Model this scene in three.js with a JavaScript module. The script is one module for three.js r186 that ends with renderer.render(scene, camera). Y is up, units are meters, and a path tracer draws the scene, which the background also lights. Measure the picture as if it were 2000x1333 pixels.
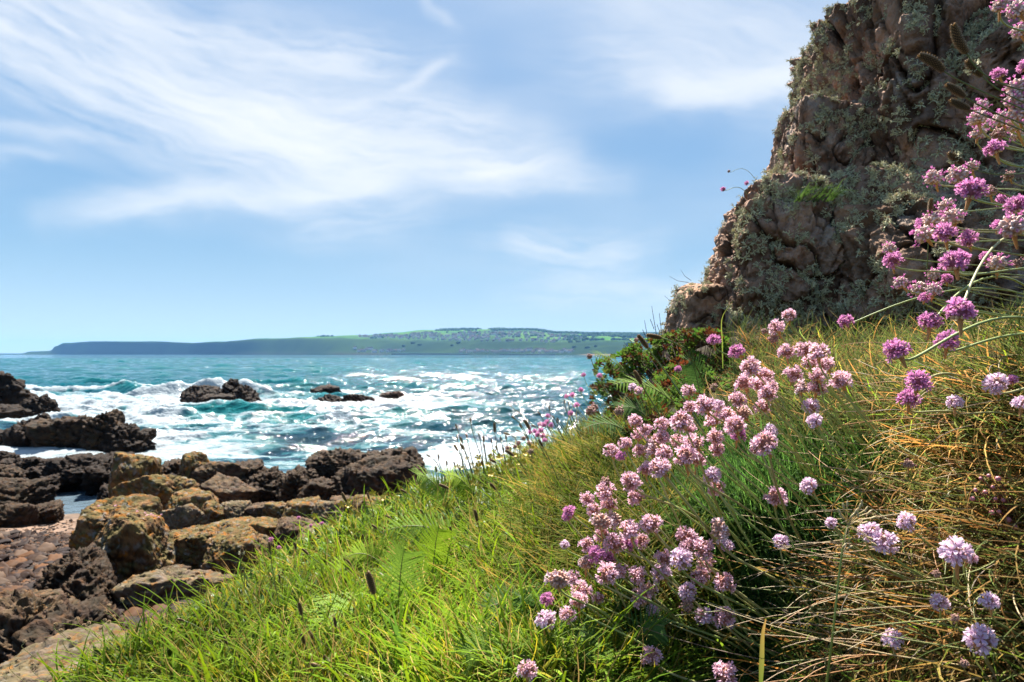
import * as THREE from 'three';
import { mergeGeometries, mergeVertices } from 'three/addons/utils/BufferGeometryUtils.js';
import { ImprovedNoise } from 'three/addons/math/ImprovedNoise.js';

// ---------------------------------------------------------------- camera, sky, sun, exposure
const W = 1024, H = 682, F = 1333, CX = 1000, HY = 692, EYE = 4;   // photograph pixels: focal length, centre column, horizon row; eye height above the sea
const scene = new THREE.Scene();
const camera = new THREE.PerspectiveCamera(2 * Math.atan(1333 / 2 / F) * 180 / Math.PI, W / H, 0.05, 20000);
camera.position.set(0, EYE, 0);
camera.rotation.set(0, 0, 0);
camera.setViewOffset(2000, 1333, 0, -25.5, 2000, 1333);             // lens shift: horizon a little under the middle
camera.focus = 0.85; camera.userData.fStop = 18;
scene.add(camera);

const SUN_AZ = -0.07, SUN_EL = 0.97, SUN_I = 5.0, SKY_K = 0.275;      // sun ahead of the camera, high over the bay
const renderer = new THREE.WebGLRenderer({ antialias: true });
renderer.setSize(W, H);
renderer.toneMapping = THREE.LinearToneMapping;
renderer.toneMappingExposure = 4.0;
renderer.shadowMap.enabled = true;
const sunDir = new THREE.Vector3(Math.sin(SUN_AZ) * Math.cos(SUN_EL), Math.sin(SUN_EL), -Math.cos(SUN_AZ) * Math.cos(SUN_EL));
const sun = new THREE.DirectionalLight(new THREE.Color(1.0, 0.95, 0.86), SUN_I);
sun.name = 'sun';
sun.position.copy(sunDir).multiplyScalar(60).add(new THREE.Vector3(0, 4, -8));
sun.target.position.set(0, 4, -8); scene.add(sun, sun.target);
sun.castShadow = true; sun.shadow.mapSize.set(4096, 4096);
Object.assign(sun.shadow.camera, { left: -30, right: 30, top: 30, bottom: -30, near: 1, far: 140 });
scene.fog = new THREE.FogExp2(0x78b0ec, 0.00006);

// ---------------------------------------------------------------- numbers and noise
function rng(seed) { let s = seed >>> 0; return () => { s = (s + 0x6d2b79f5) | 0; let t = Math.imul(s ^ (s >>> 15), 1 | s); t = (t + Math.imul(t ^ (t >>> 7), 61 | t)) ^ t; return ((t ^ (t >>> 14)) >>> 0) / 4294967296; }; }
const perlin = new ImprovedNoise();
const N3 = (x, y, z) => perlin.noise(x, y, z);
function fbm(x, y, z, o = 4) { let a = 0.5, s = 0; for (let i = 0; i < o; i++) { s += a * N3(x, y, z); x = x * 2.03 + 11.7; y = y * 2.03 + 5.3; z = z * 2.03 + 7.9; a *= 0.5; } return s; }
function ridge(x, y, z, o = 4) { let a = 0.5, s = 0; for (let i = 0; i < o; i++) { s += a * (1 - 2 * Math.abs(N3(x, y, z))); x = x * 2.1 + 3.7; y = y * 2.1 + 9.3; z = z * 2.1 + 1.9; a *= 0.5; } return s; }
const sm = (a, b, x) => { const t = Math.min(1, Math.max(0, (x - a) / (b - a))); return t * t * (3 - 2 * t); };
const mix = (a, b, t) => a + (b - a) * t;
const mix3 = (a, b, t) => [mix(a[0], b[0], t), mix(a[1], b[1], t), mix(a[2], b[2], t)];
const V = (x, y, z) => new THREE.Vector3(x, y, z);
function at(px, py, d) { return V((px - CX) / F * d, EYE + (HY - py) / F * d, -d); }   // a photograph pixel at a distance ahead, as a point of the place

// ---------------------------------------------------------------- sky: blue with wind-drawn cirrus, the same weather all round
{
  const SW = 3072, SH = 1536, data = new Float32Array(SW * SH * 4), r = rng(5);
  const wisps = [];
  const add = (w, k, fib, ...p) => wisps.push({ w, k, fib, p });
  // points as [azimuth, elevation] in degrees (0 = ahead), widths in degrees
  const A = (px, py) => { const az = Math.atan((px - CX) / F); return [az * 57.3, Math.atan((HY - py) / F * Math.cos(az)) * 57.3]; };
  add(4.3, 1.0, 1, A(-200, -60), A(60, 60), A(230, 160), A(420, 235), A(640, 285), A(830, 310));
  add(1.9, 0.8, 1, A(60, -60), A(330, 60), A(560, 105), A(780, 135), A(880, 140));
  add(2.1, 0.85, 1, A(330, 210), A(600, 245), A(880, 250), A(1040, 265));
  add(1.7, 0.85, 1, A(500, 300), A(760, 320), A(960, 325), A(1090, 290));
  add(1.0, 0.85, 0.5, A(85, 436), A(240, 415), A(400, 398), A(560, 385), A(700, 365), A(860, 330));
  add(1.3, 0.5, 1, A(860, 365), A(980, 350), A(1090, 335), A(1200, 350));
  add(0.7, 0.5, 1, A(905, 355), A(1010, 325), A(1110, 280));
  add(1.25, 1.0, 0.4, A(1230, 152), A(1330, 165), A(1420, 162), A(1560, 140), A(1650, 130));
  add(4.2, 0.42, 0.5, A(1120, -60), A(1340, 20), A(1560, 80), A(1800, 120));
  add(3.0, 0.35, 1, A(1050, 120), A(1300, 110), A(1600, 170), A(1900, 200));
  add(1.6, 0.55, 1, A(940, 470), A(1040, 480), A(1120, 500), A(1250, 490));
  add(1.5, 0.4, 1, A(980, 575), A(1120, 560), A(1300, 580), A(1500, 560));
  add(1.8, 0.32, 1, A(560, 440), A(730, 425), A(880, 400));
  add(0.5, 0.35, 0.6, A(-100, 255), A(20, 272), A(120, 288), A(240, 294));
  add(0.5, 0.3, 0.6, A(-60, 320), A(60, 326), A(150, 330));
  add(0.45, 0.5, 0.6, A(790, 200), A(840, 165), A(890, 125));
  add(0.4, 0.4, 0.6, A(825, -10), A(840, 30), A(900, 60));
  for (let i = 0; i < 90; i++) {                                   // the rest of the same cirrus, round the horizon and overhead
    const az = 42 + r() * 276, el = 4 + 70 * Math.pow(r(), 1.4), l = 10 + r() * 26, a = -0.35 + 0.5 * r(), pts = [];
    for (let k = 0; k < 5; k++) pts.push([((az + (k / 4 - 0.5) * l / Math.max(0.3, Math.cos(el / 57.3)) + 180) % 360) - 180, el + (k / 4 - 0.5) * l * a + (r() - 0.5) * 2]);
    if (pts.every((p, k) => !k || Math.abs(p[0] - pts[k - 1][0]) < 90)) add(0.8 + r() * 3.6, 0.4 + r() * 0.5, 0.5 + r() * 0.5, ...pts);
  }
  for (const s of wisps) { s.lo = [Math.min(...s.p.map((q) => q[0])) - s.w * 3, Math.min(...s.p.map((q) => q[1])) - s.w * 3]; s.hi = [Math.max(...s.p.map((q) => q[0])) + s.w * 3, Math.max(...s.p.map((q) => q[1])) + s.w * 3]; }
  for (let j = 0; j < SH; j++) {
    const el = ((j + 0.5) / SH - 0.5) * 180, se = Math.max(0, Math.sin(el / 57.3)), ce = Math.cos(el / 57.3);
    for (let i = 0; i < SW; i++) {
      const th = ((i + 0.5) / SW - 0.5) * 2 * Math.PI;            // atan2(z, x)
      const x = Math.cos(th) * ce, z = Math.sin(th) * ce;
      let az = Math.atan2(x, -z) * 57.3;
      const o = (j * SW + i) * 4;
      const cs = x * sunDir.x + Math.sin(el / 57.3) * sunDir.y + z * sunDir.z;
      // clear air: pale at the horizon, deeper blue upward, whiter round the sun
      const h = 1 - Math.exp(-Math.max(0, el) / 11);
      let c = mix3([0.53, 0.79, 0.90], [0.012, 0.235, 0.62], h * 0.98);
      const left = sm(0.55, -0.75, x * 0.9);                       // the air is deeper blue away from the sun side
      const glow = 0.95 * Math.pow(Math.max(0, cs), 5) + 0.25 * Math.pow(Math.max(0, cs), 24);
      c = mix3(c, [0.95, 0.98, 1.0], Math.min(0.8, glow * (0.75 - 0.35 * left)));
      if (el > -1) {
        // broken-up fibres
        const wx = 4 * fbm(az * 0.04, el * 0.07, 3.3, 2), wy = 2.0 * fbm(az * 0.045 + 9, el * 0.06, 8.1, 2), fine = 1.3 * fbm(az * 0.2, el * 0.5, 4.7, 5);
        let d = 0;
        const a2 = az + wx, e2 = el + wy * 0.9 + fine * 0.8;
        for (const s of wisps) {
          if (a2 < s.lo[0] || a2 > s.hi[0] || e2 < s.lo[1] || e2 > s.hi[1]) continue;
          let best = 1e9, bu = 0, bv = 0, run = 0;
          for (let k = 0; k + 1 < s.p.length; k++) {
            const [ax, ay] = s.p[k], [bx, by] = s.p[k + 1], ux = (bx - ax) * ce, uy = by - ay, L = Math.hypot(ux, uy) || 1e-6;
            let t = (((a2 - ax) * ce) * ux + (e2 - ay) * uy) / (L * L); t = Math.min(1, Math.max(0, t));
            const qx = (a2 - ax) * ce - ux * t, qy = (e2 - ay) - uy * t, dd = Math.hypot(qx, qy);
            if (dd < best) { best = dd; bu = run + t * L; bv = (qx * -uy + qy * ux) / L; }
            run += L;
          }
          const ends = sm(0, run * 0.22, bu) * sm(run, run * 0.7, bu), q = best / s.w;
          if (q > 2.6) continue;
          const body = Math.exp(-q * q * 1.1);
          const fibre = 0.60 + 0.95 * fbm(bu * 0.08 + s.w * 7, bv * 0.6 + bu * 0.04, s.k * 9, 3) + 0.7 * fbm(bu * 0.35, bv * 2.2, s.w * 5, 4);
          d += s.k * body * (0.25 + 0.75 * ends) * mix(1, Math.max(0, fibre * 1.25), s.fib * 0.85);
        }
        // thin veil everywhere
        d += 0.16 * sm(0.0, 0.5, fbm(az * 0.03 + el * 0.02, el * 0.12, 1.3, 4) + 0.12) * sm(2, 10, el) * sm(90, 50, el);
        d = 1 - Math.exp(-1.15 * d);
        c = mix3(c, [0.93, 0.96, 0.99], Math.min(0.97, d));
        const hz = Math.exp(-Math.max(0, el) / 4) * 0.72;
        c = mix3(c, [0.74, 0.86, 0.91], hz);
      } else c = [0.18, 0.26, 0.30];
      data[o] = c[0] * SKY_K; data[o + 1] = c[1] * SKY_K; data[o + 2] = c[2] * SKY_K; data[o + 3] = 1;
    }
  }
  const sky = new THREE.DataTexture(data, SW, SH, THREE.RGBAFormat, THREE.FloatType);
  sky.mapping = THREE.EquirectangularReflectionMapping; sky.magFilter = sky.minFilter = THREE.LinearFilter; sky.colorSpace = THREE.LinearSRGBColorSpace; sky.needsUpdate = true;
  scene.background = sky; scene.environment = sky;
}

// ---------------------------------------------------------------- names, labels, small builders
const used = new Map();
function numbered(name) { const n = used.get(name) ?? 0; used.set(name, n + 1); return n ? name + '_' + String(n).padStart(3, '0') : name; }
function tag(o, label, category, group, kind) { o.userData.label = label; o.userData.category = category; if (group) o.userData.group = group; if (kind) o.userData.kind = kind; return o; }
function shade(o) { o.traverse((m) => { if (m.isMesh) { m.castShadow = true; m.receiveShadow = true; } }); return o; }
function base(name, p) { const o = new THREE.Group(); o.name = numbered(name); if (p) o.position.copy(p); scene.add(o); return o; }
function part(name, g, m, parent = scene) { const o = new THREE.Mesh(g, m); o.name = parent === scene ? numbered(name) : name; o.castShadow = o.receiveShadow = true; parent.add(o); return o; }
function structure(o) { o.userData.kind = 'structure'; return o; }
const lin = (r, g, b) => new THREE.Color().setRGB(r, g, b);
function std(c, rough, extra = {}) { return new THREE.MeshStandardMaterial({ color: lin(...c), roughness: rough, side: THREE.DoubleSide, ...extra }); }
function leafMat(c, rough, trans, extra = {}) { return new THREE.MeshPhysicalMaterial({ color: lin(...c), roughness: rough, transmission: trans, thickness: 0, side: THREE.DoubleSide, specularIntensity: 0.6, ...extra }); }
class MB {                                                          // collects coloured triangles
  constructor() { this.p = []; this.c = []; this.i = []; }
  v(x, y, z, c = [1, 1, 1]) { this.p.push(x, y, z); this.c.push(c[0], c[1], c[2]); return this.p.length / 3 - 1; }
  t(a, b, c) { this.i.push(a, b, c); }
  q(a, b, c, d) { this.i.push(a, b, c, a, c, d); }
  geo(color = true) { const g = new THREE.BufferGeometry(); g.setAttribute('position', new THREE.Float32BufferAttribute(this.p, 3)); if (color) g.setAttribute('color', new THREE.Float32BufferAttribute(this.c, 3)); g.setIndex(this.i); g.computeVertexNormals(); return g; }
  ribbon(pts, w, side, col, fold = 0) {                             // a blade along pts: w(t) half width, side(t) across, col(t); fold > 0 gives it a keel
    const n = pts.length; let pa, pb, pc;
    for (let k = 0; k < n; k++) {
      const t = k / (n - 1), h = w(t), s = side(t), c = col(t), p = pts[k];
      const tan = pts[Math.min(n - 1, k + 1)].clone().sub(pts[Math.max(0, k - 1)]).normalize(), nn = V(0, 0, 0).crossVectors(tan, s).normalize().multiplyScalar(h * fold);
      const a = this.v(p.x - s.x * h + nn.x, p.y - s.y * h + nn.y, p.z - s.z * h + nn.z, c), b = this.v(p.x + s.x * h + nn.x, p.y + s.y * h + nn.y, p.z + s.z * h + nn.z, c);
      const m = fold ? this.v(p.x, p.y, p.z, c) : 0;
      if (k) { if (fold) { this.q(pa, pc, m, a); this.q(pc, pb, b, m); } else this.q(pa, pb, b, a); }
      pa = a; pb = b; pc = m;
    }
  }
  tube(pts, r, sides, col) {
    const n = pts.length; let prev; const up = V(0.13, 0.31, 0.94).normalize();
    for (let k = 0; k < n; k++) {
      const t = k / (n - 1), tan = pts[Math.min(n - 1, k + 1)].clone().sub(pts[Math.max(0, k - 1)]).normalize();
      const a = V(0, 0, 0).crossVectors(tan, up).normalize(), b = V(0, 0, 0).crossVectors(tan, a), ring = [], rr = r(t), c = col(t);
      for (let s = 0; s < sides; s++) { const f = s / sides * 2 * Math.PI, x = Math.cos(f) * rr, y = Math.sin(f) * rr; ring.push(this.v(pts[k].x + a.x * x + b.x * y, pts[k].y + a.y * x + b.y * y, pts[k].z + a.z * x + b.z * y, c)); }
      if (prev) for (let s = 0; s < sides; s++) { const s2 = (s + 1) % sides; this.q(prev[s], prev[s2], ring[s2], ring[s]); }
      prev = ring;
    }
  }
}
function noiseTexture(size, f, seed, lo, hi, oct = 6, stretch = 1) {   // tileable grain, grey
  const perm = []; const r = rng(seed); for (let i = 0; i < 4096; i++) perm.push(r());
  const lat = (x, y, px, py) => perm[(((((x % px) + px) % px) * 57 + (((y % py) + py) % py) * 131 + px * 17) & 4095)];
  const out = new Uint8Array(size * size * 4), val = new Float32Array(size * size);
  let mn = 1e9, mx = -1e9;
  for (let y = 0; y < size; y++) for (let x = 0; x < size; x++) {
    let s = 0, a = 1, px = f, py = Math.max(1, Math.round(f * stretch));
    for (let o = 0; o < oct; o++) {
      const u = x / size * px, v = y / size * py, xi = Math.floor(u), yi = Math.floor(v); let fx = u - xi, fy = v - yi; fx = fx * fx * (3 - 2 * fx); fy = fy * fy * (3 - 2 * fy);
      s += a * mix(mix(lat(xi, yi, px, py), lat(xi + 1, yi, px, py), fx), mix(lat(xi, yi + 1, px, py), lat(xi + 1, yi + 1, px, py), fx), fy);
      a *= 0.56; px *= 2; py *= 2;
    }
    val[y * size + x] = s; if (s < mn) mn = s; if (s > mx) mx = s;
  }
  for (let k = 0; k < val.length; k++) { const v = Math.round(255 * mix(lo, hi, (val[k] - mn) / (mx - mn))); out[k * 4] = out[k * 4 + 1] = out[k * 4 + 2] = v; out[k * 4 + 3] = 255; }
  const t = new THREE.DataTexture(out, size, size); t.wrapS = t.wrapT = THREE.RepeatWrapping; t.magFilter = THREE.LinearFilter; t.minFilter = THREE.LinearMipmapLinearFilter; t.generateMipmaps = true; t.needsUpdate = true;
  return t;
}
function slopeTexture(size, f, seed, rms) {                          // the same grain as a map of slopes, for ripples on water
  const src = noiseTexture(size, f, seed, 0, 1, 6, 1.5).image.data, hh = new Float32Array(size * size), out = new Uint8Array(size * size * 4), gx = new Float32Array(size * size), gy = new Float32Array(size * size);
  for (let k = 0; k < hh.length; k++) { const x = k % size, y = (k / size) | 0; let s = 0; for (let b = -1; b < 2; b++) for (let a = -1; a < 2; a++) s += src[(((y + b + size) % size) * size + (x + a + size) % size) * 4]; hh[k] = s; }
  let q = 0; for (let y = 0; y < size; y++) for (let x = 0; x < size; x++) { const k = y * size + x; gx[k] = hh[y * size + (x + 2) % size] - hh[y * size + (x + size - 2) % size]; gy[k] = hh[((y + 2) % size) * size + x] - hh[((y + size - 2) % size) * size + x]; q += gx[k] * gx[k] + gy[k] * gy[k]; }
  const s = rms / Math.sqrt(q / 2 / hh.length);
  for (let k = 0; k < hh.length; k++) { const a = -gx[k] * s, b = -gy[k] * s, l = Math.hypot(a, b, 1); out[k * 4] = 127.5 + 127.5 * a / l; out[k * 4 + 1] = 127.5 + 127.5 * b / l; out[k * 4 + 2] = 127.5 + 127.5 / l; out[k * 4 + 3] = 255; }
  const t = new THREE.DataTexture(out, size, size); t.wrapS = t.wrapT = THREE.RepeatWrapping; t.magFilter = THREE.LinearFilter; t.minFilter = THREE.LinearMipmapLinearFilter; t.generateMipmaps = true; t.needsUpdate = true;
  return t;
}
const rep = (t, x, y = x) => { const c = t.clone(); c.repeat.set(x, y); c.needsUpdate = true; return c; };
const grain = noiseTexture(1024, 6, 11, 0.42, 1.0), grainBump = noiseTexture(1024, 8, 12, 0, 1, 7);
// ---------------------------------------------------------------- the bank: a smooth surface through surveyed points
const survey = [];
{
  const s = (px, py, d) => survey.push([(px - CX) / F * d, d, (HY - py) / F * d]), g = (x, d, y) => survey.push([x, d, y]);
  s(1100, 1333, 0.64); s(1500, 1333, 0.725); s(1350, 1250, 0.745); s(1620, 1200, 0.70); s(1250, 1333, 0.69); s(1750, 1333, 0.62); s(2000, 1333, 0.48); s(1400, 1150, 0.76); s(1700, 1150, 0.66); s(2000, 1100, 0.55); s(1500, 1020, 0.77); s(1800, 950, 0.70); s(2000, 900, 0.62);
  s(1500, 900, 0.88); s(1700, 830, 0.88); s(1900, 790, 0.78); s(2000, 735, 0.72); s(1600, 735, 1.3); s(1800, 715, 1.25); s(1450, 742, 1.5); s(1330, 690, 1.8); s(1250, 770, 1.65); s(1200, 860, 1.3); s(1100, 900, 1.6); s(1160, 850, 1.95); s(1050, 900, 2.3);
  s(950, 955, 2.5); s(1000, 1000, 1.4); s(1000, 1150, 0.95); s(900, 1333, 0.70); s(800, 1100, 1.3); s(820, 1006, 2.3); s(700, 1036, 2.1); s(600, 1333, 0.80); s(600, 1150, 1.25); s(500, 1135, 1.6); s(300, 1333, 0.85); s(350, 1245, 1.25); s(200, 1340, 1.05); s(100, 1405, 0.95);
  g(-0.82, 1.0, -0.75); g(-0.85, 1.5, -0.85); g(-0.85, 2.1, -0.95); g(-0.5, 2.7, -0.85); g(-0.15, 3.1, -0.85); g(0.3, 2.6, -0.5); g(0.65, 2.7, -0.2);
  g(-1.3, 1.2, -1.5); g(-1.3, 2.4, -1.6); g(-0.6, 3.6, -1.6); g(0.3, 3.8, -1.4); g(-0.9, 0.4, -0.9); g(-0.4, 0.2, -0.6); g(0, 0.1, -0.52); g(0.25, 0.2, -0.36); g(0.5, 0.2, -0.15);
  g(0.85, 0.4, 0.12); g(0.95, 0.9, 0.06); g(1.1, 1.5, 0.05); g(1.0, 2.2, 0.05); g(1.3, 3.2, 0.0); g(1.8, 1.0, 0.3); g(1.8, 2.2, 0.3); g(1.2, 4.5, -0.9); g(2.3, 3.5, 0.3); g(-2.0, 1.6, -2.6); g(-1.6, 4, -2.9); g(0, 5.2, -2.9); g(-2, 0, -1.8); g(1.5, 0, 0.6);
}
const tps = (() => {
  const n = survey.length, M = n + 3, a = [], phi = (r2) => (r2 > 1e-12 ? 0.5 * r2 * Math.log(r2) : 0);
  for (let i = 0; i < M; i++) a.push(new Float64Array(M + 1));
  for (let i = 0; i < n; i++) {
    for (let j = 0; j < n; j++) a[i][j] = phi((survey[i][0] - survey[j][0]) ** 2 + (survey[i][1] - survey[j][1]) ** 2) + (i === j ? 0.002 : 0);
    a[i][n] = a[n][i] = 1; a[i][n + 1] = a[n + 1][i] = survey[i][0]; a[i][n + 2] = a[n + 2][i] = survey[i][1]; a[i][M] = survey[i][2];
  }
  for (let c = 0; c < M; c++) {
    let p = c; for (let k = c + 1; k < M; k++) if (Math.abs(a[k][c]) > Math.abs(a[p][c])) p = k;
    [a[c], a[p]] = [a[p], a[c]];
    for (let k = 0; k < M; k++) if (k !== c && a[k][c]) { const f = a[k][c] / a[c][c]; for (let j = c; j <= M; j++) a[k][j] -= f * a[c][j]; }
  }
  const w = a.map((row, i) => row[M] / row[i]);
  return (x, d) => { let s = w[n] + w[n + 1] * x + w[n + 2] * d; for (let i = 0; i < n; i++) s += w[i] * phi((x - survey[i][0]) ** 2 + (d - survey[i][1]) ** 2); return s; };
})();
const BX0 = -2.4, BX1 = 2.6, BD0 = -0.4, BD1 = 5.2, BS = 0.02, BNX = Math.round((BX1 - BX0) / BS), BND = Math.round((BD1 - BD0) / BS), bankH = new Float32Array((BNX + 1) * (BND + 1));
for (let j = 0; j <= BND; j++) for (let i = 0; i <= BNX; i++) {
  const x = BX0 + i * BS, d = BD0 + j * BS;
  bankH[j * (BNX + 1) + i] = EYE + tps(x, d) + 0.035 * fbm(x * 5, d * 5, 1.7, 4) * sm(0.2, 0.8, d);
}
function bankY(x, d) {
  const u = Math.min(BNX - 1e-3, Math.max(0, (x - BX0) / BS)), v = Math.min(BND - 1e-3, Math.max(0, (d - BD0) / BS)), i = Math.floor(u), j = Math.floor(v), k = j * (BNX + 1) + i;
  return mix(mix(bankH[k], bankH[k + 1], u - i), mix(bankH[k + BNX + 1], bankH[k + BNX + 2], u - i), v - j);
}
function bankN(x, d) { const e = 0.03; return V(-(bankY(x + e, d) - bankY(x - e, d)) / (2 * e), 1, (bankY(x, d + e) - bankY(x, d - e)) / (2 * e)).normalize(); }
function hitBank(px, py) {                                          // where the line of sight through a pixel meets the bank
  const tx = (px - CX) / F, ty = (HY - py) / F; let last = 0.2;
  for (let d = 0.25; d < 5; d += 0.015) { if (EYE + ty * d < bankY(tx * d, d)) { let lo = last, hi = d; for (let k = 0; k < 8; k++) { const m = (lo + hi) / 2; if (EYE + ty * m < bankY(tx * m, m)) hi = m; else lo = m; } return V(tx * hi, EYE + ty * hi, -hi); } last = d; }
  return null;
}
{
  const m = new MB();
  for (let j = 0; j <= BND; j++) for (let i = 0; i <= BNX; i++) {
    const x = BX0 + i * BS, d = BD0 + j * BS, n = fbm(x * 7, d * 7, 4.4, 4), g = sm(-0.1, 0.25, fbm(x * 2.3, d * 2.3, 8.8, 3) - 0.35 * x);
    m.v(x, bankH[j * (BNX + 1) + i], -d, mix3(mix3([0.030, 0.020, 0.011], [0.018, 0.024, 0.006], g), [0.07, 0.045, 0.026], sm(0.05, 0.4, n)));
  }
  for (let j = 0; j < BND; j++) for (let i = 0; i < BNX; i++) { const a = j * (BNX + 1) + i; m.q(a, a + 1, a + BNX + 2, a + BNX + 1); }
  const g = m.geo(); const uv = []; for (let k = 0; k < m.p.length; k += 3) uv.push(m.p[k] * 4, m.p[k + 2] * 4); g.setAttribute('uv', new THREE.Float32BufferAttribute(uv, 2));
  tag(structure(part('grassy_bank', g, new THREE.MeshPhysicalMaterial({ specularIntensity: 0.2, vertexColors: true, roughness: 0.95, map: grain, bumpMap: grainBump, bumpScale: 0.006, side: THREE.DoubleSide }))), 'steep grassy bank of dark soil falling towards the shore', 'bank');
}

// ---------------------------------------------------------------- the shore: sand, shingle and the tide pool's bed
function shoreY(x, d) {
  let y = mix(0.95, 0.3, sm(7, 14, d)); y = mix(y, 0.03, sm(14, 16.6, d)); y = mix(y, -0.35, sm(16.6, 19, d)); y = mix(y, -2.5, sm(21, 34, d));
  y += 0.9 * sm(-3.5, 0, x) * sm(16, 9, d) + 0.25 * sm(8, 3.5, d) * sm(-9, -3, x);
  return y + 0.10 * fbm(x * 0.7, d * 0.7, 2.2, 4) + 0.04 * fbm(x * 3, d * 3, 5.2, 3);
}
{
  const m = new MB(), nx = 320, nd = 260, x0 = -34, x1 = 26, d0 = 3, d1 = 38;
  for (let j = 0; j <= nd; j++) for (let i = 0; i <= nx; i++) {
    const x = mix(x0, x1, i / nx), d = d0 + (d1 - d0) * Math.pow(j / nd, 1.35), y = shoreY(x, d), n = fbm(x * 0.9, d * 0.9, 6.1, 4);
    const shingle = sm(14.3, 13.7, d + 0.9 * n), wet = sm(0.1, -0.03, y);
    let c = mix3([0.20, 0.13, 0.092], [0.035, 0.016, 0.009], shingle);
    c = mix3(c, mix3([0.13, 0.10, 0.075], [0.05, 0.045, 0.04], sm(-0.1, 0.3, n)), wet);
    m.v(x, y, -d, c);
  }
  for (let j = 0; j < nd; j++) for (let i = 0; i < nx; i++) { const a = j * (nx + 1) + i; m.q(a, a + 1, a + nx + 2, a + nx + 1); }
  const g = m.geo(), uv = []; for (let k = 0; k < m.p.length; k += 3) uv.push(m.p[k] * 0.6, m.p[k + 2] * 0.6); g.setAttribute('uv', new THREE.Float32BufferAttribute(uv, 2));
  tag(structure(part('beach', g, new THREE.MeshPhysicalMaterial({ specularIntensity: 0.25, vertexColors: true, roughness: 0.9, map: grain, bumpMap: grainBump, bumpScale: 0.03, side: THREE.DoubleSide }))), 'pink sand and dark shingle beach below the bank', 'beach');
}

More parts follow.
